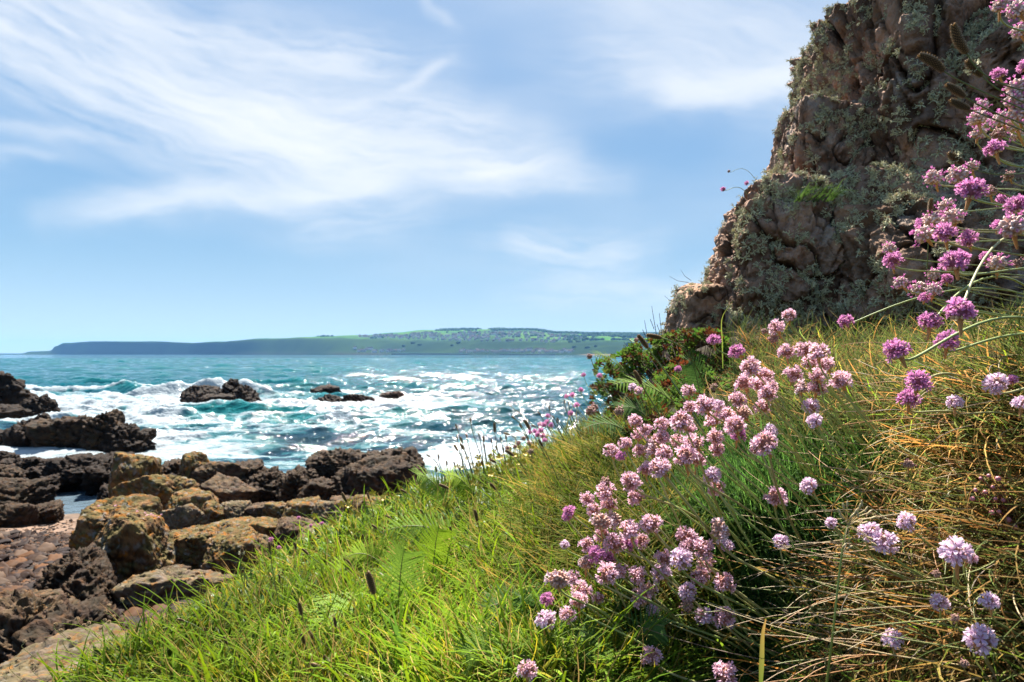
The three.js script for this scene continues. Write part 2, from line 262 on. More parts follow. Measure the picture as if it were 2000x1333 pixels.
// ---------------------------------------------------------------- the sea
const seaRocks = [[430, 778, 54, 5.2], [672, 785, 53, 4], [636, 764, 68, 2], [764, 777, 58, 1.6], [811, 781, 58, 1], [150, 860, 28, 4.5], [60, 810, 42, 3.5], [20, 800, 44, 3.5], [318, 808, 46, 0.9], [288, 846, 33, 0.8], [740, 900, 20.5, 2], [700, 900, 20, 2], [20, 880, 28, 1.5]].map(([px, py, d, r]) => [(px - CX) / F * d, d, r]);
{
  const r = rng(77), waves = [];
  for (let k = 0; k < 34; k++) { const L = 0.7 * Math.pow(22, k / 33), a = (r() - 0.5) * 1.7 + (k > 24 ? -0.1 : 0); waves.push({ L, kx: Math.sin(a) * 2 * Math.PI / L, kz: Math.cos(a) * 2 * Math.PI / L, p: r() * 7, a: 0.024 * Math.pow(L, 0.74) * (0.7 + 0.6 * r()) }); }
  const ds = []; let d = 12.5; while (d < 9000) { ds.push(d); d += d < 58 ? Math.max(0.075, d * d / 15500) : d < 200 ? Math.max(0.16, d * d / 26000) * 1.5 : d < 620 ? 1.9 : d * 0.05; }
  const txs = []; for (let t = -1.25; t < 1.2;) { txs.push(t); t += t < -0.8 || t > 0.30 ? 0.02 : 0.0022; }
  const m = new MB(), nx = txs.length;
  for (let j = 0; j < ds.length; j++) {
    const dd = ds[j], gap = j + 1 < ds.length ? ds[j + 1] - dd : 400, side = dd * 0.0022;
    for (let i = 0; i < nx; i++) {
      const x = txs[i] * dd, patch = 0.75 + 0.55 * fbm(x * 0.02, dd * 0.02, 3, 2);
      let y = 0;
      const shelter = sm(17, 27, dd) * mix(0.55, 1, sm(24, 44, dd));
      const wx = x + 1.5 * N3(x * 0.11, dd * 0.11, 0.5), wd = dd + 1.5 * N3(x * 0.11 + 40, dd * 0.11, 0.5);
      for (const w of waves) { if (w.L < gap * 2.2 || w.L < side * 2.2) continue; const s = Math.sin(wx * w.kx + wd * w.kz + w.p); y += w.a * (s + 0.35 * (s * s - 0.5) * 2) * patch; }
      y *= shelter;
      // swell lines that break over the reef
      const line = (dc, xa, xb, h, wid) => { const q = (dd - dc - 1.4 * N3(x * 0.09, 0.3, dc) - 0.03 * (x + 28)) / wid; return h * sm(xa - 3, xa + 2.5, x) * sm(xb + 3, xb - 2.5, x) * Math.exp(-q * q * (q < 0 ? 3.2 : 0.8)) * (0.8 + 0.5 * N3(x * 0.5, dd * 0.5, 2.2)); };
      const roll = line(62, -33, -22, 1.35, 1.5), roll2 = line(74, -60, -33, 0.45, 1.6) + line(63, -16, -3, 0.55, 1.4) + line(84, -14, 6, 0.5, 2) + line(50, -36, -22, 0.35, 1.2) + line(44, -16, -4, 0.3, 1.1);
      y += roll + roll2;
      // foam: churned bands inshore, wakes round the rocks, crests
      const sx = x * 0.16 + 0.9 * fbm(x * 0.12, dd * 0.22, 7, 3), sd = dd * 0.42 + 1.6 * fbm(x * 0.1 + 5, dd * 0.2, 2, 3);
      const marb = ridge(sx, sd, 1.2, 4) , lace = ridge(x * 0.55 + 2 * marb, dd * 1.05, 4.4, 3), cloud = fbm(x * 0.07, dd * 0.13, 9.1, 3);
      const px = CX + txs[i] * F;
      const zone = sm(36, 41, dd) * sm(66, 58, dd + 8 * sm(-40, -14, x)) * sm(6, -14, x);
      let f = zone * sm(0.25, 1.05, marb * 0.85 + 0.6 * lace * 0.7 + cloud * 1.5 + 0.06);
      f = Math.max(f, 0.85 * sm(55, 60, dd) * sm(72, 64, dd) * sm(-6, -30, x) * sm(0.0, 0.4, marb * 0.6 + cloud + 0.3));
      f = Math.max(f, sm(0.2, 0.55, roll / 0.95), 0.9 * sm(0.12, 0.3, roll2) * sm(-0.1, 0.3, lace));
      const inshore = sm(42, 34, dd) * sm(17, 24, dd);
      f = Math.max(f, inshore * sm(0.42, 0.75, lace * 0.7 + marb * 0.35 + cloud * 0.8) * 0.6);
      const wash = Math.exp(-(((x + 1.7) / 2.6) ** 2) - (((dd - 26.5) / 4.2) ** 2));           // white water below the bank
      f = Math.max(f, sm(0.45, 0.85, wash * 1.0 + 0.4 * lace));
      for (const [rx, rd, rr] of seaRocks) { const q = Math.hypot((x - rx) * 0.8, (dd - rd) * 1.1) / rr; if (q < 1.7) f = Math.max(f, sm(0.35, 0.85, 1.45 - 0.72 * q + 0.5 * (lace - 0.3))); }
      const far = sm(60, 80, dd) * sm(900, 200, dd);
      f = Math.max(f, far * sm(0.38, 0.56, fbm(x * 0.16, dd * 0.3, 5.5, 4) + y * 0.16) * 0.8);
      const lace2 = ridge(x * 1.25 + 1.5 * lace, dd * 2.1 + marb, 8.2, 3); f = Math.min(1, f * (0.5 + 0.66 * sm(-0.25, 0.55, lace2)) * (0.75 + 0.45 * sm(-0.2, 0.3, cloud)));
      const deep = sm(24, 90, dd), tur = zone * 0.8 + 0.25 * sm(0, 0.4, fbm(x * 0.01, dd * 0.02, 6, 3)) * sm(60, 120, dd);
      let c = mix3([0.007, 0.026, 0.042], [0.001, 0.052, 0.070], deep);
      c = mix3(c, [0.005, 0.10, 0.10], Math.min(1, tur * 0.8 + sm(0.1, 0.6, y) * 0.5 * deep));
      c = mix3(c, [0.03, 0.035, 0.035], sm(20, 17, dd)); if (dd < 20.5) { const q = sm(20.5, 19.5, dd); f *= 1 - q; c = mix3(c, [0.075, 0.105, 0.13], q); }  // tide pool: pale sky reflection painted into the water colour
      c = mix3(c, [0.035, 0.14, 0.15], sm(0.0, 0.55, f) * 0.7); c = mix3(c, [0.27, 0.30, 0.315], sm(0.35, 1, f));
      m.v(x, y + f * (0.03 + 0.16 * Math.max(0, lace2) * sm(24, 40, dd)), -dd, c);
    }
  }
  for (let j = 0; j + 1 < ds.length; j++) for (let i = 0; i + 1 < nx; i++) { const a = j * nx + i; m.q(a, a + 1, a + nx + 1, a + nx); }
  const g = m.geo(), uv = []; for (let k = 0; k < m.p.length; k += 3) uv.push(m.p[k] / 5.5, m.p[k + 2] / 5.5); g.setAttribute('uv', new THREE.Float32BufferAttribute(uv, 2));
  const ripple = slopeTexture(1024, 7, 31, 0.14);
  console.log('sea', ds.length, nx);
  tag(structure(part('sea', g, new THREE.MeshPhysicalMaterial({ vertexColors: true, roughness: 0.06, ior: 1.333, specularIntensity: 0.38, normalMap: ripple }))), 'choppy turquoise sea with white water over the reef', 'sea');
}

// ---------------------------------------------------------------- the far shore
const skyline = [[-400, 690], [40, 691], [60, 687], [98, 686], [106, 678], [125, 671], [180, 668], [300, 668], [380, 671], [430, 668.5], [520, 663], [600, 659], [700, 655], [770, 650], [830, 645], [960, 643.5], [1040, 644.5], [1090, 650], [1150, 652], [1240, 653], [1400, 652], [1700, 648], [2400, 655]];
const shoreline = [[-400, 4300], [60, 4200], [300, 3950], [520, 3500], [700, 3100], [1000, 2650], [1240, 2300], [1700, 1900], [2400, 1800]];
const lookup = (t, x) => { for (let k = 0; k + 1 < t.length; k++) if (x <= t[k + 1][0]) return mix(t[k][1], t[k + 1][1], sm(0, 1, (x - t[k][0]) / (t[k + 1][0] - t[k][0]))); return t[t.length - 1][1]; };
function hillAt(px, u) {                                            // u 0 at the water, 1 on the skyline
  const d0 = lookup(shoreline, px), back = mix(500, 1500, sm(350, 800, px)), d = d0 + u * back, dt = d0 + back;
  const top = EYE + (HY - lookup(skyline, px)) / F * dt, cliff = mix(0.93, 0.42, sm(420, 900, px)), steep = mix(0.12, 0.26, sm(420, 900, px));
  let y = top * (u < 0 ? u * 4 : u < steep ? cliff * sm(-0.15, 1, u / steep) : u <= 1 ? mix(cliff, 1, Math.pow((u - steep) / (1 - steep), 0.85)) : 1 - 0.35 * (u - 1));
  const x = (px - CX) / F * d;
  y += top * 0.09 * fbm(x * 0.006, d * 0.006, 3.1, 4) * sm(0.02, 0.2, u) * (u > 0.9 ? 0.35 : 1);
  return [x, y, -d];
}
{
  const m = new MB(), cols = 420, rows = 90;
  for (let j = 0; j <= rows; j++) for (let i = 0; i <= cols; i++) {
    const px = mix(-100, 2300, i / cols), u = -0.03 + 1.35 * Math.pow(j / rows, 1.3), [x, y, z] = hillAt(px, u);
    const n = fbm(x * 0.004, z * 0.004, 2.5, 4), fld = fbm(x * 0.0018 + 3, z * 0.0035, 7.7, 2), hedge = sm(0.04, 0.0, Math.abs(N3(x * 0.003, z * 0.005, 1.1)));
    let c = mix3([0.014, 0.040, 0.008], [0.034, 0.075, 0.012], sm(-0.22, 0.25, n + 0.4 * fbm(x * 0.018, z * 0.018, 4.1, 3)));
    const steep = mix(0.12, 0.26, sm(420, 900, px));
    const field = sm(steep * 1.1, steep * 1.5, u + 0.05 * n) * sm(-0.02, 0.02, fld + mix(0.25, -0.05, sm(500, 900, px)) + sm(0.55, 0.8, u) * sm(1080, 800, px) * 0.3 + sm(1100, 1180, px) * 0.25);
    c = mix3(c, mix3([0.026, 0.10, 0.006], [0.055, 0.11, 0.01], sm(-0.2, 0.2, fld)), field);
    c = mix3(c, [0.02, 0.035, 0.016], hedge * 0.7 * sm(steep, 0.5, u));
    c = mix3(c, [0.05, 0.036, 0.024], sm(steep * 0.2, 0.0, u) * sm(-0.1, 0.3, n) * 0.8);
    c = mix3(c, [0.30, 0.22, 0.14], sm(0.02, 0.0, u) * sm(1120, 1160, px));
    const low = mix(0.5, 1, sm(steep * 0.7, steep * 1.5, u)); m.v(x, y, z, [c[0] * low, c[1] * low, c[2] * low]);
  }
  for (let j = 0; j < rows; j++) for (let i = 0; i < cols; i++) { const a = j * (cols + 1) + i; m.q(a, a + 1, a + cols + 2, a + cols + 1); }
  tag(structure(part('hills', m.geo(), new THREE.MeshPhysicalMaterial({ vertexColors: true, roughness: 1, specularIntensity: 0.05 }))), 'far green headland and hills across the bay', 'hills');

  // woods along the far skyline and slopes
  const tree = new THREE.IcosahedronGeometry(1, 1), r = rng(91), list = [];
  for (let k = 0; k < 9000; k++) {
    const px = 560 + r() * 1100, u = r() < 0.55 ? 0.88 + r() * 0.25 : 0.1 + r() * 0.8; const [x, y, z] = hillAt(px, u);
    const woods = fbm(x * 0.003, z * 0.004, 12.2, 3) + (u > 0.85 ? sm(820, 900, px) * 0.5 - 0.15 : 0) + sm(1000, 1060, px) * 0.12;
    if (woods < 0.19 || (u < 0.8 && px > 690 && px < 1120 && r() < 0.75)) continue;
    list.push([x, y + 3, z, 6 + r() * 7, 5 + r() * 5, r()]);
  }
  const im = new THREE.InstancedMesh(tree, new THREE.MeshPhysicalMaterial({ roughness: 1, specularIntensity: 0.1 }), list.length), mm = new THREE.Matrix4(), q = new THREE.Quaternion();
  list.forEach(([x, y, z, w, h, s], k) => { im.setMatrixAt(k, mm.compose(V(x, y, z), q.setFromAxisAngle(V(0, 1, 0), s * 6), V(w, h, w))); im.setColorAt(k, lin(0.012 + 0.01 * s, 0.03 + 0.022 * s, 0.009)); });
  im.name = numbered('distant_woods'); tag(im, 'dark woods along the skyline and slopes across the bay', 'woods', null, 'stuff'); scene.add(im);

  // the town: every house its own
  const wall = [[0.40, 0.385, 0.36], [0.22, 0.2, 0.18], [0.3, 0.27, 0.23], [0.15, 0.135, 0.125]].map((c) => std([Math.min(0.75, c[0] * 1.5), Math.min(0.73, c[1] * 1.5), Math.min(0.7, c[2] * 1.5)], 0.95)), roofs = [[0.05, 0.053, 0.06], [0.065, 0.042, 0.033], [0.10, 0.10, 0.10]].map((c) => new THREE.MeshPhysicalMaterial({ color: lin(...c), roughness: 0.9, specularIntensity: 0.15 }));
  const body = new THREE.BoxGeometry(1, 1, 1).translate(0, 0.5, 0), rs = new THREE.Shape(); rs.moveTo(-0.56, 0); rs.lineTo(0.56, 0); rs.lineTo(0, 0.62); rs.closePath();
  const roof = new THREE.ExtrudeGeometry(rs, { depth: 1.08, bevelEnabled: false }).translate(0, 1.002, -0.54).rotateY(Math.PI / 2), stack = new THREE.BoxGeometry(0.14, 0.5, 0.14).translate(0.38, 1.5, 0);
  const rows2 = [[700, 860, 0.52, 40], [700, 960, 0.44, 34], [760, 1000, 0.37, 30], [740, 980, 0.3, 26], [880, 1110, 0.5, 36], [900, 1130, 0.62, 26], [860, 1090, 0.22, 26], [895, 1120, 0.05, 46], [690, 790, 0.05, 16], [1000, 1140, 0.38, 14]];
  let n = 0;
  for (const [pa, pb, u0, count] of rows2) for (let k = 0; k < count; k++) {
    const px = mix(pa, pb, (k + 0.8 * r()) / count), u = u0 + (r() - 0.5) * 0.04, [x, y, z] = hillAt(px, u), front = u0 < 0.1, long = r() < 0.15;
    if (r() < 0.08) continue;
    const o = base(long ? 'terrace_house' : 'town_house', V(x, y - 1, z)); o.rotation.y = (r() - 0.5) * 0.9; const w = long ? 22 : 9 + r() * 6, h = 6 + r() * 3; o.scale.set(w, h, 8 + r() * 3);
    part('wall', body, wall[front ? (r() < 0.6 ? 0 : 2) : Math.floor(r() * 3.4)], o); const rf = part('roof', roof, roofs[Math.floor(r() * 3)], o); part('chimney', stack, wall[3], rf);
    tag(o, front ? 'small house of the far town down on the harbour front' : u0 > 0.42 ? 'small house in the upper rows of the far town' : 'small house in the lower rows of the far town', 'house', front ? 'houses along the far harbour front' : u0 > 0.42 ? 'upper rows of houses of the far town' : 'lower rows of houses of the far town'); n++;
  }
  console.log('houses', n);
  // harbour wall and the dark stack beside it
  const hw = base('harbour_wall'); tag(hw, 'low grey harbour wall in front of the far town', 'harbour wall');
  const bx = (pa, pb, h, w, name) => { const a = hillAt(pa, -0.012), b = hillAt(pb, -0.012), l = Math.hypot(b[0] - a[0], b[2] - a[2]), g = new THREE.BoxGeometry(l, h, w); const o = part(name, g, std([0.2, 0.18, 0.16], 0.9), hw); o.position.set((a[0] + b[0]) / 2, h / 2 - 1, (a[2] + b[2]) / 2); o.rotation.y = Math.atan2(-(b[2] - a[2]), b[0] - a[0]); };
  bx(765, 880, 8, 7, 'pier'); bx(880, 1000, 6, 5, 'quay_wall'); bx(1000, 1085, 5, 5, 'quay_wall');
}
// ---------------------------------------------------------------- rocks
const spheres = new Map();
function unitSphere(detail) {
  if (!spheres.has(detail)) { const g = new THREE.IcosahedronGeometry(1, detail); g.deleteAttribute('normal'); g.deleteAttribute('uv'); spheres.set(detail, mergeVertices(g, 1e-4)); }
  return spheres.get(detail);
}
const PAL = {
  sea: { a: [0.0080, 0.0047, 0.0026], b: [0.0220, 0.0114, 0.0065], c: [0.0539, 0.0207, 0.0056], lichen: 0, rough: 0.8 },
  dark: { a: [0.0107, 0.0063, 0.0037], b: [0.0399, 0.0207, 0.0118], c: [0.0798, 0.0321, 0.0100], lichen: 0.1, rough: 0.8 },
  slab: { a: [0.0286, 0.0165, 0.0099], b: [0.0891, 0.0500, 0.0306], c: [0.1153, 0.0521, 0.0197], lichen: 0.25, rough: 0.8 },
  tan: { a: [0.0503, 0.0272, 0.0113], b: [0.1917, 0.1019, 0.0438], c: [0.2396, 0.1019, 0.0226], lichen: 0.85, rough: 0.9 },
  pale: { a: [0.0808, 0.0549, 0.0372], b: [0.1536, 0.1098, 0.0744], c: [0.1291, 0.0771, 0.0323], lichen: 0.5, rough: 0.88 },
  cliff: { a: [0.1404, 0.0800, 0.0534], b: [0.4320, 0.2550, 0.1748], c: [0.4968, 0.4000, 0.3404], lichen: 0.15, rough: 0.9 },
};
const rockMats = {}; for (const k in PAL) rockMats[k] = new THREE.MeshPhysicalMaterial({ vertexColors: true, roughness: PAL[k].rough, map: grain, bumpMap: grainBump, bumpScale: 0.03, specularIntensity: 0.2 });
rockMats.cliff.bumpScale = 0.03;
let cellV = 0, cellE = 0;                                           // nearest joint block: its own value, and how near its edge
function cellAt(x, y, z) {
  const xi = Math.floor(x), yi = Math.floor(y), zi = Math.floor(z); let d1 = 9, d2 = 9, id = 0;
  for (let a = -1; a < 2; a++) for (let b = -1; b < 2; b++) for (let c = -1; c < 2; c++) {
    const X = xi + a, Y = yi + b, Z = zi + c; let h = (Math.imul(X, 374761393) + Math.imul(Y, 668265263) + Math.imul(Z, 2147483647 - 912931)) | 0; h = Math.imul(h ^ (h >>> 13), 1274126177); h ^= h >>> 16;
    const dx = X + ((h & 1023) / 1023) - x, dy = Y + (((h >>> 10) & 1023) / 1023) - y, dz = Z + (((h >>> 20) & 1023) / 1023) - z, d = dx * dx + dy * dy + dz * dz;
    if (d < d1) { d2 = d1; d1 = d; id = h; } else if (d < d2) d2 = d;
  }
  cellV = ((Math.imul(id, 1597334677) >>> 8) & 65535) / 65535; cellE = Math.sqrt(d2) - Math.sqrt(d1);
}
// a stone cut by joint planes, with beds and weathering; half sizes hx hy hz in metres
function rockGeo(seed, hx, hy, hz, detail, pal, o = {}) {
  const r = rng(seed * 7919 + 13), u = unitSphere(detail), src = u.attributes.position, n = src.count, P = PAL[pal], planes = [];
  const e = new THREE.Euler((r() - 0.5) * (o.turn ?? 0.5), (r() - 0.5) * (o.turn ?? 0.5) * 2, (r() - 0.5) * (o.turn ?? 0.5));
  for (const q of [[1, 0, 0], [-1, 0, 0], [0, 1, 0], [0, -1, 0], [0, 0, 1], [0, 0, -1]]) planes.push([V(...q).add(V(r() - 0.5, r() - 0.5, r() - 0.5).multiplyScalar(o.tilt ?? 0.35)).normalize().applyEuler(e), (o.tilt ? 0.93 : 0.86) + (o.tilt ? 0.07 : 0.16) * r()]);
  for (let k = 0; k < (o.cuts ?? 9); k++) { const q = V(r() * 2 - 1, r() * 1.6 - 0.6, r() * 2 - 1).normalize(); planes.push([q, 0.86 + 0.34 * r()]); }
  const bed = V(...(o.bed ?? [0.42, 0.86, 0.28])).normalize(), size = Math.min(hx, hy, hz), big = (hx + hy + hz) / 3, amp = (o.rough ?? 0.11) * size, bf = (o.beds ?? 6.5) / big, off = seed * 3.71;
  const pos = new Float32Array(n * 3), hgt = new Float32Array(n), v = V(0, 0, 0);
  for (let i = 0; i < n; i++) {
    v.fromBufferAttribute(src, i);
    let acc = 0; for (const [q, d] of planes) { const c = q.dot(v); if (c > 0.02) acc += Math.pow(c / d, 26); }
    const rad = 1 / Math.pow(acc + 1e-6, 1 / 26);
    const tp = 1 - (o.peak ?? 0) * sm(-0.8, 1.15, v.y * rad), x = v.x * rad * hx * tp, y = v.y * rad * hy, z = v.z * rad * hz * tp, f = 1.5 / big;
    const s = (x * bed.x + y * bed.y + z * bed.z) * bf + 0.7 * fbm(x * f + off, y * f, z * f, 3), st = s - Math.floor(s);
    const layer = (sm(0, 0.2, st) - st * 0.85) * (0.35 + 0.9 * Math.abs(N3(Math.floor(s) * 1.7 + off, 3.1, x * f * 1.5)));
    const big1 = fbm(x * f * 1.1 + off, y * f * 1.1, z * f * 1.1 + 2, 3), mid = ridge(x * f * 2.6 + off, y * f * 2.6, z * f * 2.6, 4), fin = fbm(x * f * 9, y * f * 9 + off, z * f * 9, 3);
    const crack = -sm(0.055, 0.0, Math.abs(N3(x * f * 1.7 + off * 2, y * f * 1.1, z * f * 1.7))) * (o.crack ?? 0.55);
    let dsp = amp * (1.5 * big1 + 0.75 * (mid - 0.35) + 0.9 * layer * (o.layer ?? (pal === 'tan' ? 1 : 1.7)) + crack + 0.28 * fin * (o.fine ?? 1.2) + (o.fine ? 0.3 * ridge(x * f * 14, y * f * 14 + off, z * f * 14, 3) : 0));
    const cw = o.blocks ?? (pal === 'tan' ? 0.5 : 0.65), wob = 0.5 * mid; let jag = 0, gap = 0;
    if (cw) { cellAt(x * f * 1.5 + wob * 0.4 + off, s * 0.62, z * f * 1.5 + wob * 0.4); jag = cellV - 0.5; gap = sm(0.10, 0.0, cellE); cellAt(x * f * 3.6 + off + wob * 0.3, s * 1.5, z * f * 3.6); jag += 0.45 * (cellV - 0.5); gap = Math.max(gap, 0.5 * sm(0.10, 0.0, cellE)); }
    dsp += amp * cw * (1.25 * jag - 0.9 * gap);
    pos[i * 3] = x + v.x * dsp; pos[i * 3 + 1] = y + v.y * dsp; pos[i * 3 + 2] = z + v.z * dsp; hgt[i] = layer + 0.6 * fin + crack + 0.4 * (mid - 0.35) + cw * (0.6 * jag - 0.7 * gap);
  }
  const g = new THREE.BufferGeometry(); g.setAttribute('position', new THREE.BufferAttribute(pos, 3)); g.setIndex(u.index); g.computeVertexNormals();
  const nor = g.attributes.normal, col = new Float32Array(n * 3), f = 1.6 / big, fl = o.lichenScale ?? 3.0 / Math.max(0.4, big);
  for (let i = 0; i < n; i++) {
    const x = pos[i * 3], y = pos[i * 3 + 1], z = pos[i * 3 + 2], up = nor.getY(i);
    const n1 = fbm(x * f * 2 + off, y * f * 2, z * f * 2, 4), n2 = fbm(x * fl + 5, y * fl + off, z * fl, 5), n3 = fbm(x * fl * 2.1 + 9, y * fl * 2.1, z * fl * 2.1 + off, 4);
    let c = mix3(P.a, P.b, sm(-0.28, 0.38, n1 + 0.25 * hgt[i] + 0.12 * up)); c = mix3(c, P.c, 0.75 * sm(0.12, 0.4, n3));
    c = mix3(c, [0.095, 0.085, 0.027], P.lichen * sm(-0.1, 0.22, n2 + 0.22 * up - 0.05) * 0.85);                    // mossy yellow-green lichen
    c = mix3(c, [0.24, 0.09, 0.009], Math.min(1, P.lichen * 1.2) * sm(0.17, 0.30, fbm(x * fl * 1.4 + 31, y * fl * 1.4, z * fl * 1.4 + off, 4) + 0.08 * up - 0.02));  // orange lichen
    c = mix3(c, [0.21, 0.20, 0.18], P.lichen * 0.8 * sm(0.16, 0.30, fbm(x * fl * 1.7 + 61, y * fl * 1.7 + off, z * fl * 1.7, 4)));   // pale crust
    if (o.wet !== undefined) c = mix3(c, [c[0] * 0.4, c[1] * 0.38, c[2] * 0.36], sm(o.wet + 0.25, o.wet - 0.1, y + 0.2 * n1));
    c = mix3(c, [c[0] * 0.45, c[1] * 0.45, c[2] * 0.45], sm(0.1, 0.35, -hgt[i] - 0.15));                            // darker in the cracks, joints and recesses
    col.set(c, i * 3);
  }
  g.setAttribute('color', new THREE.BufferAttribute(col, 3));
  const t = g.toNonIndexed(), tp = t.attributes.position, uv = new Float32Array(tp.count * 2), a = V(0, 0, 0), b = V(0, 0, 0), c = V(0, 0, 0), k = o.uv ?? 0.9;
  for (let i = 0; i < tp.count; i += 3) {
    a.fromBufferAttribute(tp, i); b.fromBufferAttribute(tp, i + 1).sub(a); c.fromBufferAttribute(tp, i + 2).sub(a); b.cross(c); const ax = Math.abs(b.x), ay = Math.abs(b.y), az = Math.abs(b.z);
    for (let j = i; j < i + 3; j++) { a.fromBufferAttribute(tp, j); const [p, q] = ax > ay && ax > az ? [a.z, a.y] : ay > az ? [a.x, a.z] : [a.x, a.y]; uv[j * 2] = p * k; uv[j * 2 + 1] = q * k; }
  }
  t.setAttribute('uv', new THREE.BufferAttribute(uv, 2));
  return t;
}
// a rock that fills a box of photograph pixels at a distance; its base sinks into what it stands on
let rockSeed = 100;
function rock(label, x0, x1, y0, y1, d, pal, detail = 18, o = {}) {
  const hx = (x1 - x0) / 2 / F * d, hy = (y1 - y0) / 2 / F * d, hz = o.deep ?? Math.min(hx, Math.max(hy, hx * 0.7)), c = at((x0 + x1) / 2, (y0 + y1) / 2, d + hz * 0.6);
  const k = (d + hz * 0.6) / d, seed = o.seed ?? rockSeed++;
  c.y -= hy * k * 0.10;
  const m = part(o.name ?? 'shore_rock', rockGeo(seed, hx * k * 1.04, hy * k * 1.12, hz, detail, pal, { ...o, wet: o.wetLine !== undefined ? o.wetLine - c.y : undefined }), rockMats[pal]);
  m.position.copy(c);
  return tag(m, label, 'rock', o.group);
}
// in the sea
rock('big dark headland rock rising from the surf at the left edge', -110, 52, 722, 818, 44, 'sea', 24, { wetLine: 0.5, rough: 0.2, peak: 0.45 });
rock('dark wave-washed rock just right of the headland rock, tapering to the water', 36, 116, 776, 824, 41.5, 'sea', 18, { wetLine: 0.4, rough: 0.22, peak: 0.55 });
rock('low dark ledge with white water at the left edge, foot of the headland rock', -30, 62, 796, 826, 40.5, 'sea', 14, { rough: 0.24 });
rock('long low left shoulder of the dark reef rock out in the surf', 356, 440, 755, 788, 54, 'sea', 18, { deep: 2, rough: 0.22, peak: 0.5 });
rock('pointed dark peak of the reef rock in the white surf', 424, 480, 742, 794, 53.5, 'sea', 20, { deep: 1.6, rough: 0.2, peak: 0.75 });
rock('sloping right end of the dark reef rock in the surf', 446, 504, 758, 796, 53, 'sea', 16, { deep: 1.4, rough: 0.22, peak: 0.6 });
rock('low wet rock at the foot of the reef peak', 392, 452, 772, 792, 52, 'sea', 12, { deep: 1, rough: 0.25 });
rock('farthest dark rock awash, beyond the long low reef', 610, 662, 755, 774, 67, 'sea', 12, { deep: 1.2, rough: 0.25 });
rock('long low black reef, left half with a small knob', 612, 676, 775, 797, 53, 'sea', 14, { deep: 1, rough: 0.28, peak: 0.5 });
rock('long low black reef, right half', 662, 732, 774, 797, 53, 'sea', 14, { deep: 1, rough: 0.28, peak: 0.5 });
rock('small black rock right of the long low reef', 742, 785, 767, 786, 58, 'sea', 12, { deep: 0.9, rough: 0.28 });
rock('tiny black rock awash, the most right-hand one in the sea', 798, 824, 778, 785, 58, 'sea', 8, { deep: 0.5 });
rock('tiny dark rock alone in the foam left of centre', 306, 332, 802, 814, 45, 'sea', 8, { deep: 0.5 });
rock('left block of the large dark rock island in front of the surf', 26, 112, 822, 892, 27.8, 'sea', 20, { deep: 1, peak: 0.3, wetLine: 0.25, rough: 0.2 });
rock('flat-topped middle block of the large dark rock island', 92, 200, 820, 890, 27.6, 'dark', 24, { deep: 1.3, wetLine: 0.2, rough: 0.2 });
rock('highest right block of the large dark rock island', 160, 240, 812, 892, 27.2, 'dark', 22, { deep: 1.1, peak: 0.5, wetLine: 0.2, rough: 0.2 });
rock('low right end of the large dark rock island, orange with weed', 208, 278, 834, 892, 27, 'sea', 18, { deep: 1, peak: 0.5, wetLine: 0.2, rough: 0.24 });
rock('small round dark rock right of the rock island', 274, 302, 838, 858, 30.5, 'sea', 12, { deep: 0.4 });
rock('weed-covered low rock at the left edge beside the rock island', -30, 36, 842, 866, 29, 'sea', 12, { deep: 0.8, rough: 0.25 });
// tide pool edges
const low = [[-40, 22, 884, 908, 25], [36, 76, 896, 918, 22.6], [72, 108, 900, 916, 22.8], [50, 106, 914, 938, 20.6], [82, 112, 932, 958, 19.2], [8, 34, 900, 920, 23]];
['low brown rock at the left edge, seaward of the tide pool', 'brown weed-covered stone in shallow water above the tide pool', 'orange weed-covered stone in shallow water above the tide pool', 'flat black rock lying across the head of the tide pool', 'black rock at the narrow of the tide pool, by its left bank', 'small brown stone awash at the upper left'].forEach((l, k) => rock(l, ...low[k], 'sea', 12, { deep: 0.35, rough: 0.3 }));
rock('dark slanting rock slab at the left edge above the sand', -50, 60, 944, 1000, 17.2, 'dark', 20, { deep: 0.6, rough: 0.2 });
rock('steep dark rock at the left edge with ribbed face', -60, 26, 915, 975, 19, 'dark', 20, { deep: 0.6, rough: 0.2 });
rock('flat dark rock on the left bank of the tide pool', 20, 92, 950, 986, 17.6, 'sea', 16, { deep: 0.5, rough: 0.26 });
rock('low dark rock between sand and tide pool', 54, 112, 990, 1024, 15.6, 'dark', 16, { deep: 0.4, rough: 0.26 });
rock('rounded brown boulder at the left edge standing on the sand', -34, 52, 986, 1046, 14.8, 'dark', 18, { deep: 0.5 });
rock('black rock mass behind the tide pool, left end', 116, 205, 894, 944, 20, 'sea', 22, { deep: 1, wetLine: 0.15, rough: 0.2 });
rock('black rock mass behind the tide pool, right end by the tan boulder', 184, 250, 898, 962, 19.6, 'sea', 20, { deep: 0.9, wetLine: 0.15, rough: 0.22 });
rock('low black ledge at the pool edge with wet glints', 200, 262, 950, 988, 18.4, 'sea', 18, { deep: 0.5, wetLine: 0.1, rough: 0.26 });
rock('tall tan rounded boulder standing behind the tide pool', 222, 302, 890, 1000, 16.9, 'tan', 24, { deep: 0.55, cuts: 14, layer: 0.5 });
rock('tan ridge of lichen-covered rock running down right of the tall tan boulder', 258, 372, 932, 1012, 15.6, 'tan', 26, { deep: 0.6, layer: 0.8 });
rock('lower end of the tan rock ridge, yellow with lichen', 332, 424, 962, 1028, 14.8, 'tan', 22, { deep: 0.5 });
rock('upright tan pillar of rock in front of the sea', 354, 402, 888, 962, 18, 'tan', 20, { deep: 0.35, layer: 0.5 });
rock('square grey slab right of the tan pillar, topmost in the dark platform', 384, 470, 906, 960, 18, 'slab', 22, { deep: 0.6, turn: 0.7 });
rock('dark slab in the middle of the rock platform, tilted towards the camera', 400, 492, 940, 992, 16.8, 'slab', 20, { deep: 0.6, turn: 0.7 });
